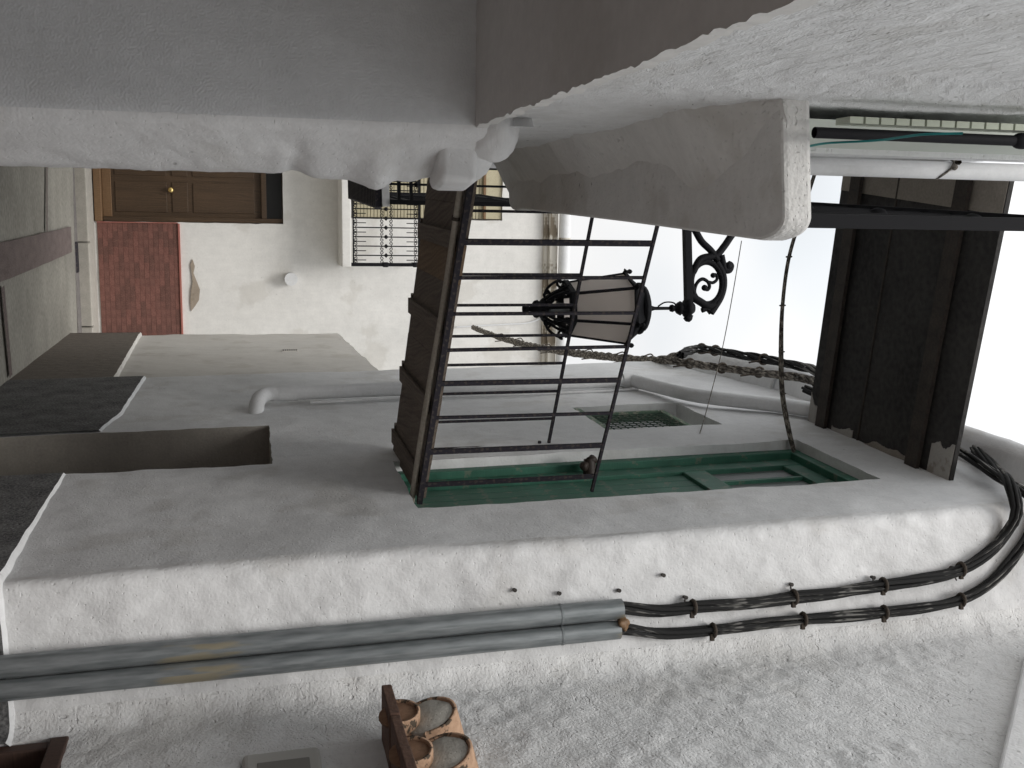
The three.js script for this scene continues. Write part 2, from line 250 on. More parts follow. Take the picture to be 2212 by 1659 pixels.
// plan path with rounded corners; n = outward normal = (-dz, dx)
function path(pts, radii) {
  const P = [], add = (x, z) => P.push([x, z]);
  for (let i = 0; i < pts.length; i++) {
    const r = radii?.[i] || 0;
    if (!r || i === 0 || i === pts.length - 1) { add(...pts[i]); continue; }
    const a = pts[i - 1], b = pts[i], c = pts[i + 1], la = Math.hypot(a[0] - b[0], a[1] - b[1]), lb = Math.hypot(c[0] - b[0], c[1] - b[1]);
    const p = [b[0] + (a[0] - b[0]) / la * r, b[1] + (a[1] - b[1]) / la * r], q = [b[0] + (c[0] - b[0]) / lb * r, b[1] + (c[1] - b[1]) / lb * r];
    for (let k = 0; k <= 8; k++) { const t = k / 8, u = 1 - t; add(u * u * p[0] + 2 * u * t * b[0] + t * t * q[0], u * u * p[1] + 2 * u * t * b[1] + t * t * q[1]); }
  }
  const S = [0]; for (let i = 1; i < P.length; i++) S.push(S[i - 1] + Math.hypot(P[i][0] - P[i - 1][0], P[i][1] - P[i - 1][1]));
  const segN = i => { const dx = P[i + 1][0] - P[i][0], dz = P[i + 1][1] - P[i][1], l = Math.hypot(dx, dz) || 1; return [-dz / l, dx / l]; };
  const len = S[S.length - 1];
  const at = s => { s = cl(s, 0, len); let i = 0; while (i < P.length - 2 && S[i + 1] < s) i++; const t = (s - S[i]) / (S[i + 1] - S[i] || 1); const n = segN(i); return { x: P[i][0] + (P[i + 1][0] - P[i][0]) * t, z: P[i][1] + (P[i + 1][1] - P[i][1]) * t, nx: n[0], nz: n[1] }; };
  const smooth = s => { const c = at(s), a = at(Math.max(0, s - 0.008)), b = at(Math.min(len, s + 0.008)); let nx = a.nx + b.nx, nz = a.nz + b.nz; const l = Math.hypot(nx, nz) || 1; return { x: c.x, z: c.z, nx: nx / l, nz: nz / l }; };
  const sOf = (x, z) => { let best = 0, bd = 1e9; for (let s = 0; s <= len; s += 0.004) { const q = at(s), d = (q.x - x) ** 2 + (q.z - z) ** 2; if (d < bd) { bd = d; best = s; } } return best; };
  return { len, at: smooth, sOf, knots: S };
}
// a wall following a path, with real openings and lumpy plaster
function wall(pa, { s0 = 0, s1 = pa.len, y0 = 0, y1 = 3, ds = 0.04, dy = 0.04, holes = [], disp = () => 0, k = 0, jag = 0.004, topDisp = 0, lip = 0, topFn = null }) {
  const lines = (a, b, st, ex) => { const e = [...new Set([a, b, ...ex.filter(v => v > a && v < b)])].sort((p, q) => p - q), o = []; for (let i = 0; i < e.length - 1; i++) { const n = Math.max(1, Math.round((e[i + 1] - e[i]) / st)); for (let j = 0; j < n; j++) o.push(e[i] + (e[i + 1] - e[i]) * j / n); } o.push(b); return o; };
  const S = lines(s0, s1, ds, [...holes.flatMap(h => [h.a, h.b]), ...pa.knots]), Y = lines(y0, y1, dy, holes.flatMap(h => [h.c, h.d]));
  const P = (s, y, o, keep) => {
    const q = pa.at(s); let j1 = jag * fbm(s * 9, y * 9, 3.3, 3), j2 = jag * fbm(s * 9 + 40, y * 9, 8.3, 3);
    if (s <= s0 + 1e-6 || s >= s1 - 1e-6) j1 = 0; if (topFn) y = y0 + (y - y0) * (topFn(s) - y0) / (y1 - y0); let yy = y + (y <= y0 + 1e-6 ? 0 : j2) + (y >= y1 - 1e-6 ? topDisp * fbm(s * 2.2, 4, 1, 4) : 0);
    const d = disp(q.x, y, q.z, s) + o;
    return [q.x + q.nx * d - q.nz * 0 + q.nz * j1 - k * (yy - LY0), yy, q.z + q.nz * d - q.nx * j1];
  };
  const pos = [], uv = [], idx = [], W = S.length;
  for (const y of Y) for (const s of S) { pos.push(...P(s, y, 0)); uv.push(s, y); }
  for (let j = 0; j < Y.length - 1; j++) for (let i = 0; i < W - 1; i++) {
    const cs = (S[i] + S[i + 1]) / 2, cy = (Y[j] + Y[j + 1]) / 2; if (holes.some(h => cs > h.a && cs < h.b && cy > h.c && cy < h.d)) continue;
    const a = j * W + i, b = a + 1, c = a + W, d = c + 1; idx.push(a, b, d, a, d, c);
  }
  const g = new THREE.BufferGeometry(); g.setAttribute('position', new THREE.Float32BufferAttribute(pos, 3)); g.setAttribute('uv', new THREE.Float32BufferAttribute(uv, 2)); g.setIndex(idx); g.computeVertexNormals();
  const rev = [];
  if (lip) { const p = [], u = [], x = []; S.forEach((s, i) => { for (const [o, dy] of [[0, 0], [-0.004, -0.004 - 0.008 * Math.abs(fbm(s * 9, 5, 2, 3))], [-lip, 0.0]]) { const q = P(s, y0, o); p.push(q[0], q[1] + dy, q[2]); u.push(s, o); } if (i) { const a = i * 3; for (const r of [0, 1]) x.push(a - 3 + r, a - 2 + r, a + 1 + r, a - 3 + r, a + 1 + r, a + r); } }); const q = new THREE.BufferGeometry(); q.setAttribute('position', new THREE.Float32BufferAttribute(p, 3)); q.setAttribute('uv', new THREE.Float32BufferAttribute(u, 2)); q.setIndex(x); q.computeVertexNormals(); rev.push(q); }
  for (const h of holes) {
    const SS = S.filter(s => s >= h.a - 1e-6 && s <= h.b + 1e-6), YY = Y.filter(y => y >= h.c - 1e-6 && y <= h.d + 1e-6);
    const strip = (list, f, inv) => { const p = [], u = [], x = [], nd = 6; for (let i = 0; i < list.length; i++) for (let j = 0; j <= nd; j++) { const o = -h.depth * j / nd; p.push(...f(list[i], o)); u.push(list[i], o + 3); } const w = nd + 1; for (let i = 0; i < list.length - 1; i++) for (let j = 0; j < nd; j++) { const a = i * w + j, b = a + 1, c = a + w, d = c + 1; inv ? x.push(a, b, d, a, d, c) : x.push(a, d, b, a, c, d); } const q = new THREE.BufferGeometry(); q.setAttribute('position', new THREE.Float32BufferAttribute(p, 3)); q.setAttribute('uv', new THREE.Float32BufferAttribute(u, 2)); q.setIndex(x); q.computeVertexNormals(); return q; };
    h.top = strip(SS, (s, o) => P(s, h.d, o), true); h.bottom = strip(SS, (s, o) => P(s, h.c, o), false);
    h.start = strip(YY, (y, o) => P(h.a, y, o), true); h.end = strip(YY, (y, o) => P(h.b, y, o), false);
    if (!h.own) rev.push(h.top, h.bottom, h.start, h.end);
  }
  return rev.length ? join([g, ...rev]) : g;
}
function trim(p, u, x) { const m = new Map(), P = [], U = [], X = x.map(i => { if (!m.has(i)) { m.set(i, m.size); P.push(p[3 * i], p[3 * i + 1], p[3 * i + 2]); U.push(u[2 * i], u[2 * i + 1]); } return m.get(i); }); const g = new THREE.BufferGeometry(); g.setAttribute('position', new THREE.Float32BufferAttribute(P, 3)); g.setAttribute('uv', new THREE.Float32BufferAttribute(U, 2)); g.setIndex(X); g.computeVertexNormals(); return g; }
const lathe = (pts, n = 14) => new THREE.LatheGeometry(pts.map(p => new THREE.Vector2(p[0], p[1])), n);
function lumpy(g, amp, f, sd = 0) { const q = mergeVertices((() => { const c = g.clone(); c.deleteAttribute('normal'); c.deleteAttribute('uv'); return c; })(), 1e-4); q.computeVertexNormals(); const p = q.attributes.position, n = q.attributes.normal; const uv = new Float32Array(p.count * 2); for (let i = 0; i < p.count; i++) { const x = p.getX(i), y = p.getY(i), z = p.getZ(i), d = amp * fbm(x * f + sd, y * f, z * f, 4); p.setXYZ(i, x + n.getX(i) * d, y + n.getY(i) * d, z + n.getZ(i) * d); uv[2 * i] = x + z; uv[2 * i + 1] = y + z * 0.3; } q.setAttribute('uv', new THREE.BufferAttribute(uv, 2)); q.computeVertexNormals(); return q; }

// ================================================================ ground
{
  const xs = [], zs = []; for (let x = -60; x <= 60; x += Math.abs(x) < 8 ? 0.5 : 4) xs.push(x); for (let z = 60; z >= -60; z -= (z < 4 && z > -14) ? 0.3 : 3) zs.push(z);
  const pos = [], uv = [], idx = []; for (const z of zs) for (const x of xs) { pos.push(x, gnd(-z) + 0.006 * fbm(x * 1.3, z * 1.3, 2, 3), z); uv.push(x, z); }
  const W = xs.length; for (let j = 0; j < zs.length - 1; j++) for (let i = 0; i < W - 1; i++) { const a = j * W + i; idx.push(a, a + 1, a + W + 1, a, a + W + 1, a + W); }
  const g = new THREE.BufferGeometry(); g.setAttribute('position', new THREE.Float32BufferAttribute(pos, 3)); g.setAttribute('uv', new THREE.Float32BufferAttribute(uv, 2)); g.setIndex(idx); g.computeVertexNormals();
  const street = structure('street', g, M.street);
  // unseen dark paving, added to cut light bounced onto ceiling and lower walls
  { const p = [], u = [], x = []; const n = 40, m = 12; for (let j = 0; j <= n; j++) for (let i = 0; i <= m; i++) { const z = 5 - 10.2 * j / n, X = -2.7 + 5 * i / m; p.push(X, 0.016 + 0.004 * fbm(X * 3, z * 3, 1, 3), z); u.push(X, z); } for (let j = 0; j < n; j++) for (let i = 0; i < m; i++) { const a = j * (m + 1) + i; x.push(a, a + 1, a + m + 2, a, a + m + 2, a + m + 1); } const q = new THREE.BufferGeometry(); q.setAttribute('position', new THREE.Float32BufferAttribute(p, 3)); q.setAttribute('uv', new THREE.Float32BufferAttribute(u, 2)); q.setIndex(x); q.computeVertexNormals(); part('added_dark_paving', q, M.band, street); }
  // bands of dark setts laid into the concrete
  const strip = (pts, wA, wB, name, h = 0.02) => { const n = 24, p = [], u = [], x = []; for (let i = 0; i <= n; i++) { const t = i / n, c = pts[0].clone().lerp(pts[1], t), d = pts[1].clone().sub(pts[0]).setY(0).normalize(), w = (wA + (wB - wA) * t) / 2; for (const s of [-1, 1]) { const X = c.x + d.z * w * s + 0.008 * fbm(i * 3, s, 5), Z = c.z - d.x * w * s; p.push(X, gnd(-Z) + h, Z); u.push(i / n * 3, s * w); } } for (let i = 0; i < n; i++) { const a = i * 2; x.push(a, a + 1, a + 3, a, a + 3, a + 2); } const q = new THREE.BufferGeometry(); q.setAttribute('position', new THREE.Float32BufferAttribute(p, 3)); q.setAttribute('uv', new THREE.Float32BufferAttribute(u, 2)); q.setIndex(x); q.computeVertexNormals(); return part(name, q, M.band, street); };
  const A1 = onGround(150, 491), A2 = onGround(150, 543), B1 = onGround(0, 522), B2 = onGround(0, 607);
  const mA = A1.clone().add(A2).multiplyScalar(0.5), mB = B1.clone().add(B2).multiplyScalar(0.5), ext = mB.clone().add(mB.clone().sub(mA).multiplyScalar(0.9));
  const wA = A1.distanceTo(A2), wB = B1.distanceTo(B2);
  strip([mA, ext], wA, wB * 0.9 + (wB - wA) * 0.2, 'sett_band');
  strip([onGround(97, 340), onGround(97, 500)], 0.09, 0.09, 'joint_strip', 0.017);
  strip([onGround(0, 619), onGround(18, 813)], 0.09, 0.09, 'joint_strip', 0.017);
  // kerb and raised pavement along the far house
  const kz = -atZ(165, 600, 12.45).z, kw = mkPlane([-1.5, -12.42], PF.d, PF.n);
  const pv = new THREE.Group(); pv.name = 'far_pavement'; pv.userData = { kind: 'structure' }; scene.add(pv);
  let s = -4; for (let i = 0; i < 9; i++) { const L = 0.95; part('kerb_stone', slabOn(kw, s + 0.006, s + L - 0.006, -0.5, -0.165 + rr(-0.006, 0.006), -0.16, 0.0, 0.015), M.kerb, pv); s += L; }
  part('pavement', slabOn(kw, -4, 4.6, -0.5, -0.172, -0.62, -0.165), M.kerb, pv);
  part('gutter_channel', slabOn(kw, -4, 4.6, -0.5, -0.277, 0.002, 0.26), M.gutterStone, pv);
  part('drain_slot', slabOn(kw, onGround(150, 500).x + 1.5, onGround(150, 545).x + 1.62, -0.4, -0.262, 0.06, 0.2, 0.02), M.iron, pv);
}

// ================================================================ right-hand house
const lump = (x, y, z) => 0.010 * fbm(x * 1.1, y * 0.9, z * 1.1, 3) + 0.004 * fbm(x * 6, y * 6, z * 6 + 3, 3);
const lumpR = (x, y, z) => { const m = 0.5 + cl(fbm(x * 1.7, y * 1.7, z * 1.7 + 5, 2) + 0.3); return 0.009 * fbm(x * 2.2, y * 1.8, z * 2.2, 3) + 0.006 * m * fbm(x * 9, y * 9, z * 9 + 3, 3) + 0.0045 * m * fbm(x * 26 + y * 8, y * 24, z * 26 + 3, 3); };
const lumpF = (x, y, z) => 0.012 * fbm(x * 2.2, y * 1.6, z * 2.2, 3) + 0.007 * fbm(x * 11, y * 7, z * 11 + 3, 4);
{
  const H = thing('right_house', 'whitewashed house on the right with green door, barred window and dark plinth', 'house');
  const pa = path([[2.6, -7.6], PB0, CP0, ND, [ND[0] + DD[0] * 2.7, ND[1] + DD[1] * 2.7], [3.4, -1.0]], [0, 0.03, 0.045, 0.07, 0.05, 0]);
  const sc = s => pa.sOf(CP0[0] + CD[0] * s, CP0[1] + CD[1] * s), sd = z => pa.sOf(ND[0] + DD[0] / DD[1] * (z - ND[1]), z);
  const sB = pa.sOf(...PB0), sP = sc(0.06), TOP = 5.0;
  const green = { a: sc(1.255), b: sc(0.5), c: 2.2, d: 4.337, depth: 0.12 }, brown = { a: sc(2.17), b: sc(1.345), c: 0, d: 1.645, depth: 0.36, own: true }, win = { a: sc(2.31), b: sc(1.675), c: 3.43, d: 4.11, depth: 0.1 };
  part('alley_wall', wall(pa, { s0: 0, s1: sP, y1: TOP, holes: [green, brown, win], disp: lump, k: LEAN, ds: 0.035, dy: 0.035, jag: 0.006 }), M.alley, H);
  const hatch = { a: sd(-3.565), b: sd(-2.7), c: 0, d: 0.965, depth: 0.12 };
  const sN = pa.sOf(...ND) - 0.06;
  part('end_wall', wall(pa, { s0: sP, s1: sN, y1: TOP, disp: (x, y, z, s) => lump(x, y, z) + (lumpF(x, y, z) - lump(x, y, z)) * sst(sP, sP + 0.08, s), k: LEAN, ds: 0.012, dy: 0.014, jag: 0.006 }), M.front, H);
  part('wing_wall', wall(pa, { s0: sN, s1: pa.len, y1: TOP, holes: [hatch], disp: (x, y, z, s) => lumpF(x, y, z) + (lumpR(x, y, z) - lumpF(x, y, z) * 0.6) * sst(sN, sN + 0.15, s) * sst(1.7, 2.3, y) - 0.4 * lumpF(x, y, z) * sst(sN + 0.02, sN + 0.2, s), k: LEAN, ds: 0.012, dy: 0.013, jag: 0.012 }), M.rough, H);
  // plinth, broken at the cellar doorway, with a limewashed top edge
  const plinth = (a, b, top, m) => {
    const n = Math.max(6, Math.round((b - a) / 0.03)), p = [], u = [], x = [], p2 = [], u2 = [], x2 = [], O = 0.014;
    for (let i = 0; i <= n; i++) { const s = a + (b - a) * i / n, q = pa.at(s), t = top(s) + 0.004 * fbm(s * 6, 2, 2, 3), e = O + 0.004 * fbm(s * 5, 7, 1, 3); const pts = [[e, 0], [e, t - 0.012], [e - 0.012, t], [-0.03, t + 0.012]]; pts.forEach(([o, y]) => { const P = [q.x + q.nx * o - LEAN * (y - LY0), y, q.z + q.nz * o]; p.push(...P); u.push(s, y); p2.push(...P); u2.push(s, o); }); }
    for (let i = 0; i < n; i++) { const A = i * 4; x.push(A, A + 4, A + 5, A, A + 5, A + 1); for (const r of [1, 2]) x2.push(A + r, A + r + 4, A + r + 5, A + r, A + r + 5, A + r + 1); }
    const mk = (p, u, x) => trim(p, u, x);
    const q = part('plinth', mk(p, u, x), m, H); part('plinth_ledge', mk(p2, u2, x2), M.alley, q);
  };
  plinth(sB - 0.02, brown.a - 0.012, s => 0.863 - 0.03 * (s - sB) / (brown.a - sB) - 0.05 * sst(brown.a - 0.5, brown.a, s), M.plinth);
  plinth(brown.b + 0.012, sN + 0.13, s => 0.743 + (s > sP ? 0.05 * cl((s - sP) / 0.5) : 0), M.plinth);
  // cellar doorway: bare cement jambs and a plank door at the back
  const cd = part('cellar_doorway', [brown.top, brown.start, brown.end], M.jamb, H, 'bare cement lining of the low cellar doorway');
  for (let i = 0; i < 6; i++) { const a = 1.345 + i * 0.1375; part('plank', slabOn(PC, a + 0.003, a + 0.1345, 0.0, 1.66, -0.4, -0.36), M.doorWood, cd); }
  // green door
  const gd = part('green_door', [slabOn(PC, 1.195, 1.253, 2.2, 4.335, -0.115, -0.045, 0.006), slabOn(PC, 0.5, 0.558, 2.2, 4.335, -0.115, -0.045, 0.006), slabOn(PC, 0.56, 1.193, 4.275, 4.335, -0.115, -0.047, 0.006)], M.green, H, 'green painted wooden door on the upper landing');
  part('stile', slabOn(PC, 1.08, 1.192, 2.2, 4.272, -0.13, -0.08, 0.005), M.green, gd); part('stile', slabOn(PC, 0.56, 0.7, 2.2, 4.272, -0.13, -0.08, 0.005), M.green, gd);
  part('rail', slabOn(PC, 0.702, 1.078, 4.17, 4.27, -0.128, -0.082, 0.005), M.green, gd); part('rail', slabOn(PC, 0.702, 1.078, 3.62, 3.74, -0.128, -0.082, 0.005), M.green, gd);
  for (let i = 0; i < 4; i++) part('panel_board', slabOn(PC, 0.702 + i * 0.094, 0.794 + i * 0.094, 2.2, 3.618, -0.127, -0.098, 0.004), M.green, gd);
  part('glass', slabOn(PC, 0.702, 1.078, 3.742, 4.168, -0.115, -0.105), M.frosted, gd);
  part('glazing_bead', slabOn(PC, 0.88, 0.905, 3.742, 4.168, -0.12, -0.087), M.green, gd);
  { const p = pt(PC, 1.13, 3.16, -0.045), g = new THREE.SphereGeometry(0.027, 12, 10); g.scale(1, 1.1, 1); const g2 = new THREE.SphereGeometry(0.023, 12, 10); g2.translate(0.028, -0.04, 0.016); const g3 = new THREE.CylinderGeometry(0.028, 0.034, 0.08, 10); g3.rotateZ(1.57); g3.translate(-0.02, -0.01, 0); const k = lumpy(join([g, g2]), 0.01, 25); k.translate(p.x - 0.035, p.y, p.z); const k2 = g3; k2.translate(p.x + 0.02, p.y, p.z); part('door_knob', [k, k2], M.knob, gd, 'dark brown wooden knob on the green door'); }
  part('threshold', slabOn(PC, 0.53, 1.26, 2.165, 2.205, -0.12, -0.008, 0.006), M.cement, gd);
  // barred window
  const w = part('window', slabOn(PC, 1.68, 2.305, 3.44, 4.1, -0.106, -0.098), M.pvc, H, 'small deep window with a green lattice grille');
  part('frame', [slabOn(PC, 1.68, 2.305, 3.435, 3.475, -0.096, -0.005, 0.006), slabOn(PC, 1.68, 2.305, 3.985, 4.02, -0.096, -0.04, 0.006), slabOn(PC, 1.68, 1.71, 3.477, 3.983, -0.096, -0.04), slabOn(PC, 2.275, 2.305, 3.477, 3.983, -0.096, -0.04)], M.greenOld, w);
  for (let i = 0; i < 12; i++) part('grille_bar', slabOn(PC, 1.735 + i * 0.0455, 1.7395 + i * 0.0455, 3.477, 3.983, -0.05, -0.045), M.grille, w);
  for (let i = 0; i < 11; i++) part('grille_bar', slabOn(PC, 1.712, 2.273, 3.515 + i * 0.043, 3.519 + i * 0.043, -0.056, -0.051), M.grille, w);
  // eave slab and roof
  const eave = (s0, s1, ya, yb) => { const n = 24, sec = [[-0.2, 0.0], [-0.2, -0.13], [0.0, -0.12], [0.1, -0.1], [0.14, -0.07], [0.15, -0.03], [0.135, 0.0]], p = [], u = [], x = []; for (let i = 0; i <= n; i++) { const t = i / n, s = s0 + (s1 - s0) * t, y = ya + (yb - ya) * t; sec.forEach(([o, h], j) => { const q = pt(PC, s, y + h, o + (j > 2 ? 0.008 * fbm(s * 5, j, 1, 3) : 0)); p.push(q.x, q.y, q.z); u.push(s, j * 0.07); }); } const m = sec.length; for (let i = 0; i < n; i++) for (let j = 0; j < m; j++) { const a = i * m + j, b = i * m + (j + 1) % m; x.push(a, b, b + m, a, b + m, a + m); } const st = x.length; for (let j = 1; j < m - 1; j++) { x.push(0, j, j + 1); x.push(n * m, n * m + j + 1, n * m + j); } const g = new THREE.BufferGeometry(); g.setAttribute('position', new THREE.Float32BufferAttribute(p, 3)); g.setAttribute('uv', new THREE.Float32BufferAttribute(u, 2)); g.setIndex(x); g.computeVertexNormals(); return g; };
  part('eave', eave(-0.08, 2.62, 5.03, 5.06), M.alley, H); part('eave', eave(2.63, 3.6, 5.05, 4.78), M.alley, H);
  part('roof_slab', slabOn(PC, -0.3, 3.7, 4.96, 5.02, -2.6, -0.06), M.roof, H);
  part('wing_roof', slabOn(PD, -0.4, 2.65, 4.96, 5.05, -1.8, -0.06), M.roof, H);
  // sloping plastered parapet on the wing, at the top right
  { const f = q => [((q.x + LEAN * (q.y - LY0) - ND[0]) * PD.d[0] + (q.z - ND[1]) * PD.d[1]), q.y], A = f(hit(PD, 2206, 1461)), B = f(hit(PD, 2160, 1675)), sl = (B[1] - A[1]) / (B[0] - A[0]), sh = new THREE.Shape(); sh.moveTo(A[0] - 0.12, A[1] - sl * 0.12 + 0.02); sh.lineTo(B[0] + 0.6, B[1] + sl * 0.6); sh.lineTo(B[0] + 0.6, 4.9); sh.lineTo(A[0] - 0.12, 4.9); const g = new THREE.ExtrudeGeometry(sh, { depth: 0.05, bevelEnabled: true, bevelSize: 0.015, bevelThickness: 0.015, bevelSegments: 3 }), P = g.attributes.position; for (let i = 0; i < P.count; i++) { const w = pt(PD, P.getX(i), P.getY(i), P.getZ(i) - 0.02); P.setXYZ(i, w.x, w.y, w.z); } flip(g); g.computeVertexNormals(); part('parapet', g, M.front, H); }
  // low hatch in the wing
  const hd = part('hatch_door', slabOn(PD, (-3.565 - ND[1]) / DD[1], (-2.7 - ND[1]) / DD[1], 0, 0.96, -0.16, -0.12), M.hatch, H, 'dark wooden hatch low in the rough wall');
  const z0 = (-3.565 - ND[1]) / DD[1], z1 = (-2.7 - ND[1]) / DD[1];
  part('frame', [slabOn(PD, z0 + 0.005, z1, 0.91, 0.965, -0.118, 0.012, 0.006), slabOn(PD, z0 + 0.005, z0 + 0.055, 0, 0.908, -0.118, 0.0, 0.006)], M.hatchFrame, hd);
  for (let i = 0; i < 5; i++) part('plank', slabOn(PD, z0 + 0.06 + i * 0.145, z0 + 0.2 + i * 0.145, 0.02, 0.906, -0.119, -0.1, 0.004), M.hatch, hd);
  // limewashed rain pipe on the alley side
  const ps = (a, b, o) => hit(PC, a, b, o), O = 0.06, r = 0.043;
  const v0 = pt(PC, 2.78, 1.72, O), v1 = pt(PC, 2.78, 4.02, O), e0 = ps(1440, 846, O), e1 = ps(1690, 876, O), e2 = ps(1790, 890, O);
  const dp = part('rain_pipe', tube([v0, v0.clone().lerp(v1, 0.3), v0.clone().lerp(v1, 0.7), v1], r, 12, false, 20), M.alley, H, 'limewashed rain pipe with elbows');
  part('elbow', tube([pt(PC, 2.5, 1.57, -0.06), pt(PC, 2.6, 1.58, -0.005), pt(PC, 2.69, 1.6, O * 0.75), pt(PC, 2.765, 1.65, O), v0.clone().add(V(0, 0.03, 0))], r * 1.05, 12, false, 18), M.alley, dp);
  part('coupling', tube([v0.clone().add(V(0, 0.0, 0)), v0.clone().add(V(0, 0.11, 0))], r * 1.15, 12, false, 2), M.alley, dp);
  part('coupling', tube([v1.clone().add(V(0, -0.1, 0)), v1], r * 1.13, 12, false, 2), M.alley, dp);
  part('sloping_pipe', tube([v1.clone().add(V(0, -0.03, 0)), v1.clone().lerp(e0, 0.6).add(V(0, 0.03, 0)), e0.clone().lerp(e1, 0.25), e1, e2], r * 1.04, 12, false, 30), M.alley, dp);
  part('small_pipe', tube([pt(PC, 2.69, 1.9, 0.014), pt(PC, 2.695, 2.6, 0.02), pt(PC, 2.69, 3.4, 0.014), pt(PC, 2.69, 4.0, 0.016)], 0.009, 6, false, 20), M.alley, dp);
  settle(H);
}

// ================================================================ low wall beyond it
{
  const W = thing('low_wall', 'low cream wall with a brown plinth at the far end of the alley', 'wall');
  const far = [PA.P0[0] + PA.d[0] * 4.05, PA.P0[1] + PA.d[1] * 4.05], near = [PA.P0[0] - PA.n[0] * 0.03 + PA.d[0] * -0.3, PA.P0[1] - PA.n[1] * 0.03 - PA.d[1] * 0.3];
  far[0] -= PA.n[0] * 0.03; far[1] -= PA.n[1] * 0.03;
  const pa = path([[far[0] + 0.7, far[1] - 0.05], far, near], [0, 0.03, 0]);
  part('wall_face', wall(pa, { y0: -0.4, y1: 2.5, disp: lump, ds: 0.06, dy: 0.06, topDisp: 0.012 }), M.low, W);
  part('coping', slabOn(PA, -0.2, 4.05, 2.46, 2.495, -0.5, -0.035), M.low, W);
  const yf = s => 0.66 - 0.2 * cl(s / 3.9);                      // plinth follows the falling street
  const q = (a, b, o0, o1, y0, dy0, dy1) => { const g = slabOn(PA, a, b, 0, 1, o0, o1); return g; };
  const n = 30, p = [], u = [], x = [], p2 = [], u2 = [];
  for (let i = 0; i <= n; i++) { const s = -0.05 + 4.1 * i / n, t = yf(s) + 0.008 * fbm(s * 5, 3, 1, 3); [[0.0, -0.45], [0.0, t - 0.01], [-0.01, t], [-0.06, t + 0.01]].forEach(([o, y]) => { const w = pt(PA, s, y, o); p.push(w.x, w.y, w.z); u.push(s, y); }); }
  const x2 = []; for (let i = 0; i < n; i++) { const A = i * 4; x.push(A, A + 5, A + 4, A, A + 1, A + 5); for (const r of [1, 2]) x2.push(A + r, A + r + 5, A + r + 4, A + r, A + r + 1, A + r + 5); }
  { const A = n * 4; const e = pt(PA, 4.05, 0, -0.7); p.push(e.x, -0.45, e.z, e.x, yf(4), e.z); u.push(5, -0.45, 5, 0.5); x.push(A, A + 1, A + 5, A, A + 5, A + 4); }
  const mk = x => trim(p, u, x);
  const pl = part('plinth', mk(x), M.plinthFar, W); part('plinth_ledge', mk(x2), M.low, pl);
  const v = hit(PA, 626, 752), vs = (V(v.x, 0, v.z).sub(V(PA.P0[0], 0, PA.P0[1]))).dot(V(PA.d[0], 0, PA.d[1]));
  const vent = part('vent', slabOn(PA, vs - 0.05, vs + 0.05, v.y - 0.07, v.y + 0.07, -0.03, -0.018), M.low, W, 'small ribbed air vent');
  for (let i = 0; i < 7; i++) part('slot', slabOn(PA, vs - 0.04, vs + 0.04, v.y - 0.062 + i * 0.019, v.y - 0.053 + i * 0.019, -0.02, -0.014), M.nail, vent);
  settle(W);
}

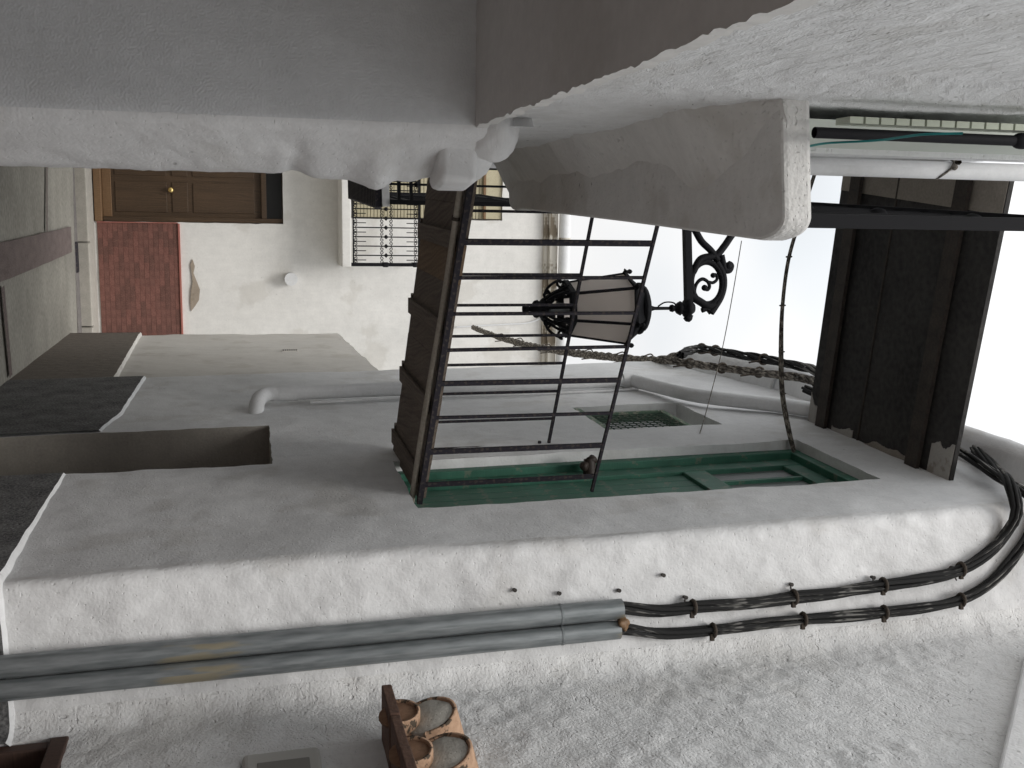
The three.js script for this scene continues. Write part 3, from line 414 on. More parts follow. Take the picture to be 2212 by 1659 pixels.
// ================================================================ far house
{
  const H = thing('far_house', 'white house facing the alley end with brown door, red tiled wainscot and small balcony', 'house');
  const S = (a, b, o = 0) => { const p = hit(PF, a, b, o); return { s: (p.x - PF.P0[0] - PF.n[0] * o) * PF.d[0] + (p.z - PF.P0[1] - PF.n[1] * o) * PF.d[1], y: p.y }; };
  const e1 = pt(PF, -5, 0), e2 = pt(PF, 5, 0), pa = path([[e1.x, e1.z], [e2.x, e2.z]]);
  const dr = S(400, 481), dtop = S(612, 478).y, base = -0.17;
  const door = { a: dr.s - 1.02 + 5, b: dr.s + 5, c: base, d: dtop, depth: 0.13 };
  const fw = S(1085, 477), fb = S(762, 477), fr = { a: fw.s - 1.25 + 5, b: fw.s + 5, c: fb.y - 0.02, d: fw.y, depth: 0.1 };
  const ev = S(1172, 600).y;
  part('wall', wall(pa, { y0: base - 0.3, y1: ev + 0.05, holes: [door, fr], disp: lump, ds: 0.08, dy: 0.08, jag: 0.006 }), M.far, H);
  part('attic_wall', slabOn(PF, -5, 5, base - 0.3, ev + 0.4, -4, -0.3), M.far, H);
  // brown panelled door
  const ds0 = dr.s - 1.015, ds1 = dr.s - 0.005, dB = base + 0.03, dm = S(565, 450).y;
  const d = part('door', slabOn(PF, ds0, ds1, dB, dtop, -0.135, -0.12), M.doorWood, H, 'brown panelled front door with brass knob');
  part('frame', [slabOn(PF, ds1 - 0.055, ds1, dB + 0.06, dtop, -0.12, -0.055, 0.006), slabOn(PF, ds0, ds0 + 0.055, dB + 0.06, dtop, -0.12, -0.055, 0.006), slabOn(PF, ds0 + 0.056, ds1 - 0.056, dm, dm + 0.06, -0.12, -0.058, 0.006)], M.doorWood, d);
  part('threshold', slabOn(PF, ds0, ds1, dB - 0.02, dB + 0.058, -0.12, 0.03, 0.006), M.doorFrame, d); part('kick_board', slabOn(PF, ds0 + 0.056, ds1 - 0.056, dB + 0.06, dB + 0.16, -0.119, -0.09, 0.006), M.doorFrame, d);
  part('transom_glass', slabOn(PF, ds0 + 0.056, ds1 - 0.056, dm + 0.062, dtop - 0.01, -0.119, -0.11), M.darkGlass, d);
  for (const [a, b] of [[0.2, 0.78], [0.84, 1.02], [1.08, dm - dB - 0.08]]) for (const [c, e] of [[0.08, 0.46], [0.54, 0.92]]) part('panel', slabOn(PF, ds0 + 0.04 + c * 0.93, ds0 + 0.04 + e * 0.93, dB + a, dB + b, -0.119, -0.108, 0.005), M.doorWood, d);
  { const k = S(368, 410), p = pt(PF, k.s, k.y, -0.06), g = new THREE.SphereGeometry(0.035, 14, 10); g.scale(1, 1, 0.8); g.translate(p.x, p.y, p.z); part('knob', [g, bar(pt(PF, k.s, k.y, -0.12), p, 0.02, 0.02)], M.brass, d); }
  // red tiled wainscot, tile by tile
  { const r0 = dr.s + 0.012, r1 = S(388, 730).s + 0.4, y0 = base + 0.03, y1 = S(388, 600).y; const ws = part('wainscot', slabOn(PF, r0, r1, y0, y1, 0.0, 0.016), M.red[0], H, 'wainscot of narrow red brown tiles'); const rows = 16, th = (y1 - y0) / rows; for (let j = 0; j < rows; j++) { let s = r0 - (j % 2) * 0.09; while (s < r1 - 0.03) { const a = Math.max(r0, s) + 0.0015, b = Math.min(r1, s + 0.185) - 0.0015; if (b - a > 0.02) part('tile', slabOn(PF, a, b, y0 + j * th + 0.002, y0 + (j + 1) * th - 0.002, 0.012, 0.0175 + rr(0, 0.0015)), M.red[Math.floor(rnd() * 3)], ws); s += 0.185; } } part('trim', slabOn(PF, r0, r1, y1, y1 + 0.022, 0.0, 0.034, 0.004), M.redTrim, ws); part('trim', slabOn(PF, r0 - 0.012, r0 - 0.001, y0, y1, 0.0, 0.03), M.redTrim, ws); }
  // french window with a lowered yellow blind
  const f = part('french_window', slabOn(PF, fw.s - 1.24, fw.s - 0.01, fb.y - 0.01, fw.y - 0.005, -0.1, -0.09), M.interior, H, 'french window closed by a yellowish slatted blind');
  { const g = []; const y0 = fb.y + 0.02, y1 = fw.y - 0.24; for (let y = y0; y < y1; y += 0.042) g.push(slabOn(PF, fw.s - 1.23, fw.s - 0.02, y, y + 0.036, -0.085, -0.066, 0.006)); part('blind', g, M.blind, f); part('blind_box', slabOn(PF, fw.s - 1.23, fw.s - 0.02, y1 + 0.03, fw.y - 0.008, -0.088, -0.03), M.blind, f); part('rail', slabOn(PF, fw.s - 1.23, fw.s - 0.02, y1, y1 + 0.028, -0.086, -0.02), M.doorFrame, f); }
  // balcony
  { const OB = 0.55, bl = S(748, 577, OB), bt = S(759, 575, OB), bb = S(739, 577, OB), rt = S(906, 573, OB), s1 = bl.s, s0 = s1 - 2.0;
    const b = part('balcony', slabOn(PF, s0, s1, bb.y, bt.y, 0.005, OB, 0.012), M.far, H, 'small balcony with wrought iron scrollwork railing');
    const o = OB - 0.03, y0 = bt.y + 0.02, y1 = rt.y, hh = y1 - y0, sp = S(800, 573, OB).s - S(800, 553, OB).s;
    const post = (s, oo) => part('post', [slabOn(PF, s - 0.02, s + 0.02, bt.y, y1 + 0.01, oo - 0.02, oo + 0.02), slabOn(PF, s - 0.03, s + 0.03, y0 + hh * 0.44, y0 + hh * 0.54, oo - 0.03, oo + 0.03, 0.02), slabOn(PF, s - 0.03, s + 0.03, y1 - 0.08, y1 - 0.02, oo - 0.03, oo + 0.03, 0.02)], M.castIron, b);
    post(s1 - 0.03, o); post(s0 + 0.03, o);
    part('rail', slabOn(PF, s0 + 0.03, s1 - 0.03, y1 - 0.012, y1 + 0.01, o - 0.02, o + 0.02), M.castIron, b); part('rail', slabOn(PF, s0 + 0.03, s1 - 0.03, y0, y0 + 0.016, o - 0.012, o + 0.012), M.castIron, b);
    const scr = (s, y, r, m1, m2) => { const q = []; for (let i = 0; i <= 14; i++) { const a = i / 14 * 7.6, rad = r * (1 - 0.75 * i / 14); q.push(pt(PF, s + m1 * (Math.cos(a) * rad - r * 0.2), y + m2 * Math.sin(a) * rad, o)); } return tube(q, 0.0045, 4, false, 20); };
    for (let s = s1 - 0.03 - sp, i = 0; s > s0 + 0.05; s -= sp, i++) {
      part('baluster', [slabOn(PF, s - 0.007, s + 0.007, y0 + 0.01, y1 - 0.01, o - 0.007, o + 0.007), (() => { const g = new THREE.OctahedronGeometry(0.03); const p = pt(PF, s, y0 + hh * 0.5, o); g.translate(p.x, p.y, p.z); return g; })()], M.castIron, b);
      const m = s + sp / 2; part('short_baluster', slabOn(PF, m - 0.005, m + 0.005, y0 + 0.01, y0 + hh * 0.2, o - 0.005, o + 0.005), M.castIron, b); part('short_baluster', slabOn(PF, m - 0.005, m + 0.005, y1 - hh * 0.19, y1 - 0.01, o - 0.005, o + 0.005), M.castIron, b);
      const g = []; for (const e of [-1, 1]) for (const [yy, v] of [[0.44, -1], [0.57, 1], [0.04, 1], [0.95, -1]]) g.push(scr(m + e * sp * 0.24, y0 + hh * yy, sp * 0.21, e, v)); part('scroll', g, M.castIron, b);
    }
    part('rail', slabOn(PF, s1 - 0.04, s1 - 0.02, y1 - 0.012, y1 + 0.01, 0.0, o - 0.02), M.castIron, b);
    for (let q = 0.1; q < o - 0.05; q += 0.11) part('baluster', slabOn(PF, s1 - 0.036, s1 - 0.024, y0, y1 - 0.01, q, q + 0.012), M.castIron, b);
  }
  // mouldy cornice and gutter
  const c = part('cornice', [slabOn(PF, -5, 5, ev - 0.005, ev + 0.05, 0.0, 0.07, 0.01), slabOn(PF, -5, 5, ev + 0.05, ev + 0.16, 0.0, 0.13, 0.012)], M.dirtyCornice, H, 'stained moulded cornice under the eaves');
  { const g0 = S(1210, 470, 0.2); part('gutter', [tube([pt(PF, -5, ev + 0.24, 0.16), pt(PF, g0.s, ev + 0.24, 0.16), pt(PF, 5, ev + 0.2, 0.16)], 0.075, 12, false, 30)], M.pvc, c); for (let s = -4.6; s < 5; s += 0.7) part('gutter_strap', tube([pt(PF, s, ev + 0.24, 0.16), pt(PF, s + 0.025, ev + 0.24, 0.16)], 0.08, 12, false, 2), M.dirtyCornice, c); }
  // stub of waste pipe, peeled patch, surface conduit
  { const k = S(628, 602), a = pt(PF, k.s, k.y, 0), b2 = pt(PF, k.s, k.y, 0.15); part('waste_pipe', [tube([a, b2], 0.078, 20, false, 2), (() => { const g = new THREE.CircleGeometry(0.078, 20); g.lookAt(V(PF.n[0], 0, PF.n[1])); g.translate(b2.x, b2.y, b2.z); return g; })()], M.pvc, H, 'white stub of waste pipe'); }
  { const outline = [[416, 560], [421, 575], [418, 590], [424, 605], [432, 625], [430, 648], [421, 662], [413, 672], [411, 655], [412, 630], [416, 610], [414, 590], [411, 572]].map(([a, b]) => S(a, b)); const sh = new THREE.Shape(outline.map(q => new THREE.Vector2(q.s, q.y))); const g = new THREE.ExtrudeGeometry(sh, { depth: 0.012, bevelEnabled: false }); const P = g.attributes.position; for (let i = 0; i < P.count; i++) { const w = pt(PF, P.getX(i), P.getY(i), P.getZ(i) + 0.002); P.setXYZ(i, w.x, w.y, w.z); } g.computeVertexNormals(); part('peeled_patch', g, M.peeled, H, 'patch of bare render where the limewash flaked'); }
  { const q = [[985, 706], [1040, 703], [1095, 700], [1140, 697], [1165, 688], [1180, 676]].map(([a, b]) => { const k = S(a, b); return pt(PF, k.s, k.y, 0.02); }); part('conduit', tube(q, 0.012, 6), M.pvc, H); }
  settle(H);
}

// ================================================================ left-hand house
const farEnd = [-1.33, -6.15];
const SOF = 2.185;
{
  const H = thing('left_house', 'whitewashed house on the left over a shaded porch, with a narrow balcony ledge', 'house');
  const LQ = [-0.612, -3.05], lp = path([[-2.7, -2.5], L0, LQ, [-0.74, -3.3], farEnd, [-3.4, farEnd[1] - 0.3]], [0, 0.03, 0.06, 0.05, 0.04, 0]);
  const sL = lp.sOf(...L0);
  part('porch_wall', wall(lp, { s0: 0, s1: sL - 0.012, y1: SOF + 0.02, disp: (x, y, z, s) => 0.006 * fbm(x * 1.5, y * 1.5, z, 2) * sst(sL - 0.012, sL - 0.3, s), ds: 0.05, dy: 0.05, jag: 0 }), M.stucco, H, 'smooth grey stucco wall inside the porch');
  const sQ = lp.sOf(...LQ), bumps = [[812, 0.042, 0.055], [888, 0.02, 0.035], [700, 0.01, 0.09], [640, -0.02, 0.03], [1040, 0.01, 0.06]].map(([a, A, w]) => [atZ(a, 380, 3.02).y, A, w]);
  const bulge = (s, y) => { let d = 0; for (const [yc, A, w] of bumps) d += A * Math.exp(-(((y - yc) / w) ** 2)) * Math.exp(-(((s - sQ + 0.04) / 0.13) ** 2)); return d; };
  part('lower_wall', wall(lp, { s0: sL - 0.012, s1: lp.len, y1: 2.35, disp: (x, y, z, s) => (lumpR(x, y, z) * 0.7 + 0.006 * fbm(x * 4, y * 3, z * 4, 3)) * sst(sL - 0.02, sL + 0.06, s) + bulge(s, y) - 0.15 * sst(2.22, 2.34, y) * sst(sL - 0.02, sL + 0.05, s), ds: 0.018, dy: 0.018, jag: 0.012 }), M.front, H, 'lumpy whitewashed wall along the alley');
  const nearL = [L0[0] - PL.d[0] * 7.4, L0[1] - PL.d[1] * 7.4];  // overhang carried on behind the viewer, added to keep sky light off the porch
  const upth = path([[-2.9, nearL[1] + 0.2], nearL, farEnd, [-3.4, farEnd[1] - 0.3]], [0, 0.05, 0.04, 0]);
  const topL = sv => { const q = upth.at(sv), Z = -q.z; return 3.15 + 1.65 * cl((Z - 1.7) / 1.9); };
  part('upper_wall', wall(upth, { y0: SOF, y1: 4.8, disp: (x, y, z) => 0.012 + lumpR(x, y, z) * 0.6, ds: 0.024, dy: 0.024, jag: 0.014, lip: 0.016, topFn: topL }), M.speck, H, 'rough speckled wall over the porch');
  // porch ceiling, back wall, roof
  { const sh = new THREE.Shape([[-2.9, nearL[1] + 0.2], nearL, ...Array.from({ length: 300 }, (_, i) => { const d = -5 + 5.6 * i / 300, e = 0.01 * fbm(d * 5, 3, 2, 2) + 0.007 * fbm(d * 24, 7, 2, 3) - 0.004; return [L0[0] + PL.d[0] * d + e, L0[1] + PL.d[1] * d]; }), [L0[0] + PL.d[0] * 0.6, L0[1] + PL.d[1] * 0.6], [-2.8, -2.9], [-2.8, nearL[1]]].map(p => new THREE.Vector2(p[0] - 0.006, -p[1]))); const g = new THREE.ExtrudeGeometry(sh, { depth: 0.03, bevelEnabled: false }); g.rotateX(-Math.PI / 2); g.translate(0, SOF - 0.014, 0); part('porch_ceiling', g, M.soffit, H, 'dark plastered porch ceiling'); }
  part('porch_back', box(-2.9, -2.7, 0, SOF, -2.6, nearL[1]), M.stucco, H); part('porch_rear', box(-2.7, nearL[0] - 0.05, 0, SOF, nearL[1] - 0.3, nearL[1] - 0.05), M.stucco, H);
  part('terrace', (() => { const sh = new THREE.Shape([[nearL[0] - 0.05, nearL[1]], [L0[0] - PL.d[0] * 1.2 - 0.05, L0[1] - PL.d[1] * 1.2], [-2.9, -1.6], [-2.9, nearL[1]]].map(p => new THREE.Vector2(p[0], -p[1]))); const g = new THREE.ExtrudeGeometry(sh, { depth: 0.06, bevelEnabled: false }); g.rotateX(-Math.PI / 2); g.translate(0, 3.02, 0); return g; })(), M.roof, H);
  part('roof_slab', (() => { const sh = new THREE.Shape([[L0[0] + PL.d[0] * 0.8 - 0.1, -3.6], [farEnd[0] - 0.1, farEnd[1] + 0.1], [-3.4, farEnd[1] + 0.1], [-3.4, -3.6]].map(p => new THREE.Vector2(p[0], -p[1]))); const g = new THREE.ExtrudeGeometry(sh, { depth: 0.08, bevelEnabled: false }); g.rotateX(-Math.PI / 2); g.translate(0, 4.68, 0); return g; })(), M.roof, H);
  // balcony ledge: thick plastered slab with rounded corner
  const YB = 2.75;
  { const A = atY(1688, 300, YB), B = atY(1690, 470, YB), B2 = atY(1680, 497, YB), B3 = atY(1640, 512, YB), Cc = atY(1350, 474, YB), D = atY(1125, 448, YB), D2 = atY(1100, 432, YB), E = atY(1095, 360, YB);
    const inw = p => [p.x - 0.25, p.z];
    const sh = new THREE.Shape(); sh.moveTo(A.x - 0.2, -(A.z)); sh.lineTo(B.x, -B.z); sh.quadraticCurveTo(B2.x + 0.008, -B2.z - 0.01, B3.x, -B3.z); sh.lineTo(Cc.x, -Cc.z); sh.lineTo(D.x, -D.z); sh.quadraticCurveTo(D.x - 0.015, -D2.z, D2.x, -D2.z); sh.lineTo(E.x - 0.2, -E.z);
    const g = new THREE.ExtrudeGeometry(sh, { depth: 0.05, steps: 2, curveSegments: 10, bevelEnabled: true, bevelSize: 0.008, bevelThickness: 0.012, bevelSegments: 2 }); g.rotateX(-Math.PI / 2); g.translate(0, YB + 0.012, 0);
    const bl = part('balcony_ledge', g, M.ledge, H, 'thick plastered balcony ledge with rounded end');
    // rough cove where it meets the wall
    { const n = 60, p = [], u = [], x = []; for (let i = 0; i <= n; i++) { const s = -0.66 + 2.64 * i / n, fe = sst(-0.66, -0.42, s), w = fe * 0.05 + fe * 0.06 * (0.5 + fbm(s * 2.4, 3, 1, 3)) + 0.06 * Math.exp(-((s + 0.25) ** 2) / 0.03), h = 0.02 + fe * 0.05 + fe * 0.05 * (0.5 + fbm(s * 2.9, 8, 4, 3)); for (let j = 0; j <= 6; j++) { const t = j / 6, o = -0.1 + (w + 0.11) * Math.pow(t, 0.9), y = YB - h * 1.4 + (h * 1.4 + 0.012) * Math.pow(t, 0.8) + 0.006 * fbm(s * 8, j * 0.5, 2, 3); const q = pt(PL, s, y, o); p.push(q.x, q.y, q.z); u.push(s, j * 0.03); } } for (let i = 0; i < n; i++) for (let j = 0; j < 6; j++) { const a = i * 7 + j; x.push(a, a + 8, a + 1, a, a + 7, a + 8); } const q = new THREE.BufferGeometry(); q.setAttribute('position', new THREE.Float32BufferAttribute(p, 3)); q.setAttribute('uv', new THREE.Float32BufferAttribute(u, 2)); q.setIndex(x); q.computeVertexNormals(); part('cove', q, M.ledge, bl); }
    // iron railing on the ledge, seen nearly edge-on
    const yb = YB + 0.07, yt = YB + 1.0; const N0 = V(B3.x - 0.045, 0, B3.z - 0.02), F0 = V(D.x - 0.045, 0, D.z + 0.03);
    const at = (t, y) => V(N0.x + (F0.x - N0.x) * t, y, N0.z + (F0.z - N0.z) * t);
    const rl = part('railing', [bar(at(0, yb + 0.07), at(1, yb + 0.07), 0.02, 0.025), bar(at(-0.01, yt), at(1.01, yt), 0.035, 0.02)], M.castIron, H, 'black iron railing on the ledge');
    for (let i = 0; i <= 15; i++) { const t = i / 15, w = i % 15 ? 0.016 : 0.034; part(i % 15 ? 'baluster' : 'post', [bar(at(t, yb - 0.01), at(t, yt), w, w, F0.clone().sub(N0)), ...(i % 3 === 1 ? [(() => { const g = new THREE.SphereGeometry(0.022, 10, 8); g.scale(1, 1.4, 1); const q = at(t, yb + 0.66); g.translate(q.x, q.y, q.z); return g; })()] : [])], M.castIron, rl); }
    const pp = atZ(1850, 290, 2.1), wp = V(pp.x, yb - 0.02, pp.z), wt = V(pp.x, yt, pp.z);
    const yk = atZ(2192, 290, 2.1).y; const kn = new THREE.SphereGeometry(0.02, 12, 10); kn.scale(1, 1.5, 1); kn.translate(pp.x, yk + 0.02, pp.z);
    part('post', [tube([wp, wt], 0.0125, 10, false, 2), kn], M.castIron, rl); part('rail', bar(wt, V(N0.x, yt, N0.z), 0.03, 0.018), M.castIron, rl);
  }
  // limewashed corbels and lumps where the landing is built in
  { const b = (a, c, Z, rx, ry, rz, sd) => { const p = atZ(a, c, Z), g = new THREE.SphereGeometry(1, 28, 20); g.scale(rx, ry, rz); const q = lumpy(g, 0.012, 9, sd); q.translate(p.x, p.y, p.z); return q; };
    { const c = atZ(1052, 312, 2.98), e = new THREE.SphereGeometry(1, 36, 26); e.scale(0.085, 0.085, 0.2); e.rotateY(R(9)); const q = lumpy(e, 0.02, 7, 2); q.translate(c.x - 0.03, c.y, c.z); part('plaster_patch', q, M.front, H, 'swelling of limewash where the corner meets the upper wall'); }
    const p = atZ(975, 360, 3.02), g = new RoundedBoxGeometry(0.2, 0.115, 0.16, 6, 0.025); g.rotateZ(-0.06); const q = lumpy(g, 0.008, 12, 5); q.translate(p.x - 0.03, p.y, p.z + 0.05); part('corbel', q, M.front, H, 'whitewashed corbel under the landing');
    const w0 = atZ(865, 322, 2.95), w1 = atZ(880, 335, 2.93), w2 = atZ(884, 352, 2.96); part('wire_loop', tube([w0, w1, w2, atZ(884, 372, 3.0)], 0.004, 6), M.front, H);
  }
  // rain pipe, shutter and loose teal cable on the upper wall
  { const r = 0.031, c = hit(PL, 1950, 365, 0.045).setY(0), z = -c.z; const pipe = part('rain_pipe', tube([V(c.x, 2.75, c.z), V(c.x, 4, c.z), V(c.x, 4.72, c.z)], r, 16, false, 24), M.pvc, H, 'white plastic rain pipe'); const t = atZ(2040, 350, z); part('wire_tie', [tube([V(c.x - 0.03, t.y + 0.02, c.z + 0.03), V(c.x, t.y, c.z + r + 0.004), V(c.x + r * 0.8, t.y - 0.03, c.z + r * 0.7), V(c.x + r, t.y - 0.035, c.z)], 0.004, 5), (() => { const g = new THREE.SphereGeometry(0.012, 8, 6); g.translate(c.x - 0.004, t.y + 0.012, c.z + r + 0.006); return g; })()], M.cableOld, pipe); part('pipe_clip', tube([V(c.x - 0.045, t.y + 0.03, c.z), V(c.x - 0.02, t.y + 0.03, c.z + 0.04)], 0.01, 6), M.tie, pipe);
    part('flat_strip', bar(V(c.x - 0.045, 2.8, c.z + 0.02), V(c.x - 0.045, 4.7, c.z + 0.02), 0.016, 0.012, V(0, 0, 1)), M.pvc, pipe); }
  { const s0 = -0.56, s1 = -0.12, y0 = 2.86, y1 = 4.6; const sh = part('shutter', slabOn(PL, s0, s1, y0, y1, -0.01, 0.022), M.palePaint, H, 'pale slatted shutter on the upper wall'); part('frame', slabOn(PL, s1, s1 + 0.06, y0 - 0.05, y1, -0.01, 0.04, 0.006), M.speck, sh); for (let y = y0 + 0.02; y < y1 - 0.03; y += 0.04) { const g = slabOn(PL, s0 - 0.17, s0 - 0.11, y, y + 0.034, 0.0, 0.015); part('slat', g, M.louvre, sh); } }
  { const q = [[1735, 318], [1790, 309], [1850, 306], [1900, 303], [1950, 296], [2000, 290], [2080, 288]].map(([a, b]) => hit(PL, a, b, 0.055)); part('teal_cable', tube(q, 0.0028, 6), M.teal, H); }
  settle(H);
}

// ================================================================ landing that crosses the alley to the green door
{
  const G = thing('footbridge', 'old timber landing with iron railings crossing the alley to the green door', 'footbridge');
  const y = 2.235, NR = hit(PC, 905, 1080, -0.02).setY(y), NLp = atZ(1017, 405, 3.72), TILT = NLp.y - y, dirN = NLp.clone().sub(NR).setY(0).normalize();
  const NL = NLp.clone().addScaledVector(dirN, 0.1), FR = pt(PC, 1.5, y, -0.02), FL = NL.clone().add(FR.clone().sub(NR)).add(V(-0.03, 0, -0.1));
  const E = (t, f, yy) => { const n = NR.clone().lerp(NL, t), q = FR.clone().lerp(FL, t); return n.lerp(q, f).setY(yy + TILT * t); };
  // planks lie along the alley, joists stick out past the far edge
  const NPL = 9; for (let i = 0; i < NPL; i++) { const a = (i + 0.004) / NPL, b = (i + 0.996) / NPL, f1 = 1.0 + rr(-0.006, 0.006), sh = [E(a, 0.03, y), E(b, 0.03, y), E(b, f1, y), E(a, f1, y)]; const th = 0.035; const p = [], idx = [0, 1, 2, 0, 2, 3, 4, 6, 5, 4, 7, 6, 0, 4, 5, 0, 5, 1, 1, 5, 6, 1, 6, 2, 2, 6, 7, 2, 7, 3, 3, 7, 4, 3, 4, 0], dyy = rr(-0.0015, 0.0015); for (const q of sh) p.push(q.x, q.y + dyy, q.z); for (const q of sh) p.push(q.x, q.y + th + dyy, q.z); const g = new THREE.BufferGeometry(); g.setAttribute('position', new THREE.Float32BufferAttribute(p, 3)); g.setIndex(idx); const h = g.toNonIndexed(); h.computeVertexNormals(); const P = h.attributes.position, uv = new Float32Array(P.count * 2); for (let k = 0; k < P.count; k++) { uv[2 * k] = P.getX(k) + P.getY(k) + i * 0.37; uv[2 * k + 1] = P.getZ(k); } h.setAttribute('uv', new THREE.BufferAttribute(uv, 2)); part('plank', h, i === 6 ? M.deckPale : M.deck, G); }
  for (const [t, L] of [[0.07, 1.1], [0.3, 1.12], [0.54, 1.1], [0.79, 1.11]]) part('joist', [bar(E(t, 0.07, y - 0.012), E(t, 1.0, y - 0.012), 0.07, 0.012), bar(E(t, 0.99, y + 0.012), E(t, L - 0.03, y + 0.022), 0.1, 0.035)], M.deck, G);
  part('edge_beam', bar(E(-0.01, 0.0, y + 0.005), E(1.05, 0.0, y + 0.005), 0.024, 0.022), M.iron, G); part('far_beam', bar(E(0, 0.97, y + 0.05), E(1.0, 0.97, y + 0.05), 0.03, 0.03), M.iron, G);
  part('conduit', tube([E(-0.02, 0.06, y - 0.02), E(0.3, 0.055, y - 0.022), E(0.6, 0.06, y - 0.016), E(1.0, 0.055, y - 0.02)], 0.013, 8), M.conduitBeige, G, 'beige conduit along the landing edge'); part('conduit_clip', tube([E(0.845, 0.055, y - 0.02), E(0.855, 0.055, y - 0.02)], 0.016, 8, false, 2), M.tie, G);
  // railings: bars read off the photograph on the near and far edges
  const edge = (f, y0, b, Dx) => { const P0 = E(0, f, 0), P1 = E(1, f, 0), d = ray(Dx, b), e = P1.clone().sub(P0), n = V(-e.z, 0, e.x), t = n.dot(P0) / (n.x * d.x + n.z * d.z), w = CAM.clone().addScaledVector(d, t); return w.setY(0).sub(P0).dot(e) / e.lengthSq(); };
  const YT = y + 0.775, YT2 = y + 0.8, al = NL.clone().sub(NR).setY(0).normalize();
  for (const [b, w] of [[519, 0.022], [597, 0.011], [675, 0.0105], [753, 0.011], [825, 0.019], [898, 0.011], [971, 0.021], [1041, 0.019]]) { const t = edge(0.0, y, b, 1050); const a = E(t, 0, y + 0.01), c = E(t, 0, YT).add(V(rr(-0.004, 0.004), 0, 0)); part('bar', bar(a, c, w, 0.012, al.clone().cross(V(0, 1, 0))), M.iron, G); }
  for (const b of [452, 522, 590, 657, 724, 786, 848, 908, 966]) { const t = edge(0.97, y, b, 1050); part('bar', bar(E(t, 0.97, y + 0.05), E(t, 0.97, YT2), 0.0105, 0.0105, al.clone().cross(V(0, 1, 0))), M.iron, G); }
  part('handrail', bar(E(0.0, 0.0, YT), E(1.05, 0.0, YT), 0.015, 0.012), M.iron, G); part('handrail', bar(E(-0.01, 0.97, YT2), E(1.0, 0.97, YT2), 0.017, 0.013), M.iron, G);
  part('wall_hook', [bar(E(0.005, 0.97, YT2 - 0.06), E(0.005, 0.97, YT2 + 0.04), 0.02, 0.014), bar(E(0.005, 0.97, YT2 - 0.05), E(0.03, 0.97, YT2 - 0.05), 0.014, 0.014)], M.iron, G);
  settle(G);
}

// ================================================================ covered bridge high between the houses
{
  const G = thing('overhead_bridge', 'dark concrete slab bridge high over the alley joining both houses', 'bridge');
  const y = 4.64, l0 = atY(1822, 375, y), l1 = atY(2174, 430, y), a0 = atY(1745, 915, y), b0 = atY(2052, 1032, y), a = a0.clone().add(a0.clone().sub(l0).setLength(0.06)), b = b0.clone().add(b0.clone().sub(l1).setLength(0.06));
  const ext = (p, q) => q.clone().add(q.clone().sub(p).setLength(0.12)); const c = ext(b, l1), d = ext(a, l0);
  const quad = (ps, y0, y1) => { const sh = new THREE.Shape(ps.map(p => new THREE.Vector2(p.x, -p.z))); const g = new THREE.ExtrudeGeometry(sh, { depth: y1 - y0, bevelEnabled: false }); g.rotateX(-Math.PI / 2); g.translate(0, y0, 0); return g; };
  part('slab', quad([a, b, c, d], y, y + 0.022), M.bridge, G);
  const L = (t, u, yy) => a.clone().lerp(b, t).lerp(d.clone().lerp(c, t), u).setY(yy);
  for (const t of [0.14, 0.8]) part('steel_beam', [bar(L(t, 0.02, y - 0.025), L(t, 0.98, y - 0.025), 0.09, 0.02), bar(L(t, 0.02, y - 0.005), L(t, 0.98, y - 0.005), 0.03, 0.03)], M.beam, G);
  part('board_joint', bar(L(0.4, 0.02, y - 0.003), L(0.4, 0.98, y - 0.003), 0.012, 0.006), M.beam, G);
  // limewash slopped over its ends from the walls
  const splash = (t0, t1, u0, u1, sd) => { const n = 70, sh = new THREE.Shape(); for (let i = 0; i <= n; i++) { const t = t0 + (t1 - t0) * i / n, p = L(t, u0, 0); i ? sh.lineTo(p.x, -p.z) : sh.moveTo(p.x, -p.z); } for (let i = n; i >= 0; i--) { const t = t0 + (t1 - t0) * i / n, p = L(t, u1 + (u1 - u0) * 0.6 * fbm(t * 6 + sd * 3, sd, 2, 5), 0); sh.lineTo(p.x, -p.z); } const g = new THREE.ExtrudeGeometry(sh, { depth: 0.004, bevelEnabled: false }); g.rotateX(-Math.PI / 2); g.translate(0, y - 0.0045, 0); return g; };
  part('limewash_splash', splash(0.0, 0.1, 0.02, 0.14, 1), M.splash, G); part('limewash_splash', splash(0.87, 0.995, 0.02, 0.14, 4), M.splash, G); part('limewash_splash', splash(0.2, 0.36, 0.02, 0.07, 6), M.splash, G); part('limewash_splash', splash(0.45, 0.76, 0.02, 0.06, 8), M.cement, G); part('bare_end', quad([L(0.004, 0.87, 0), L(0.004, 0.99, 0), L(0.996, 0.99, 0), L(0.996, 0.87, 0)], y - 0.005, y - 0.001), M.cement, G);
  settle(G);
}

// ================================================================ unseen house added behind the viewer to block low sky light
{
  const H = thing('added_rear_house', 'unseen house added behind the viewpoint to block low sky light', 'house');
  part('wall', box(-7, 9, 0, 4.9, 6.2, 9), M.low, H); part('roof', box(-7.2, 9.2, 4.9, 5.05, 5.95, 9.2), M.roof, H); part('door', box(0.6, 1.6, 0, 2.1, 6.16, 6.21), M.doorWood, H);
  settle(H);
}

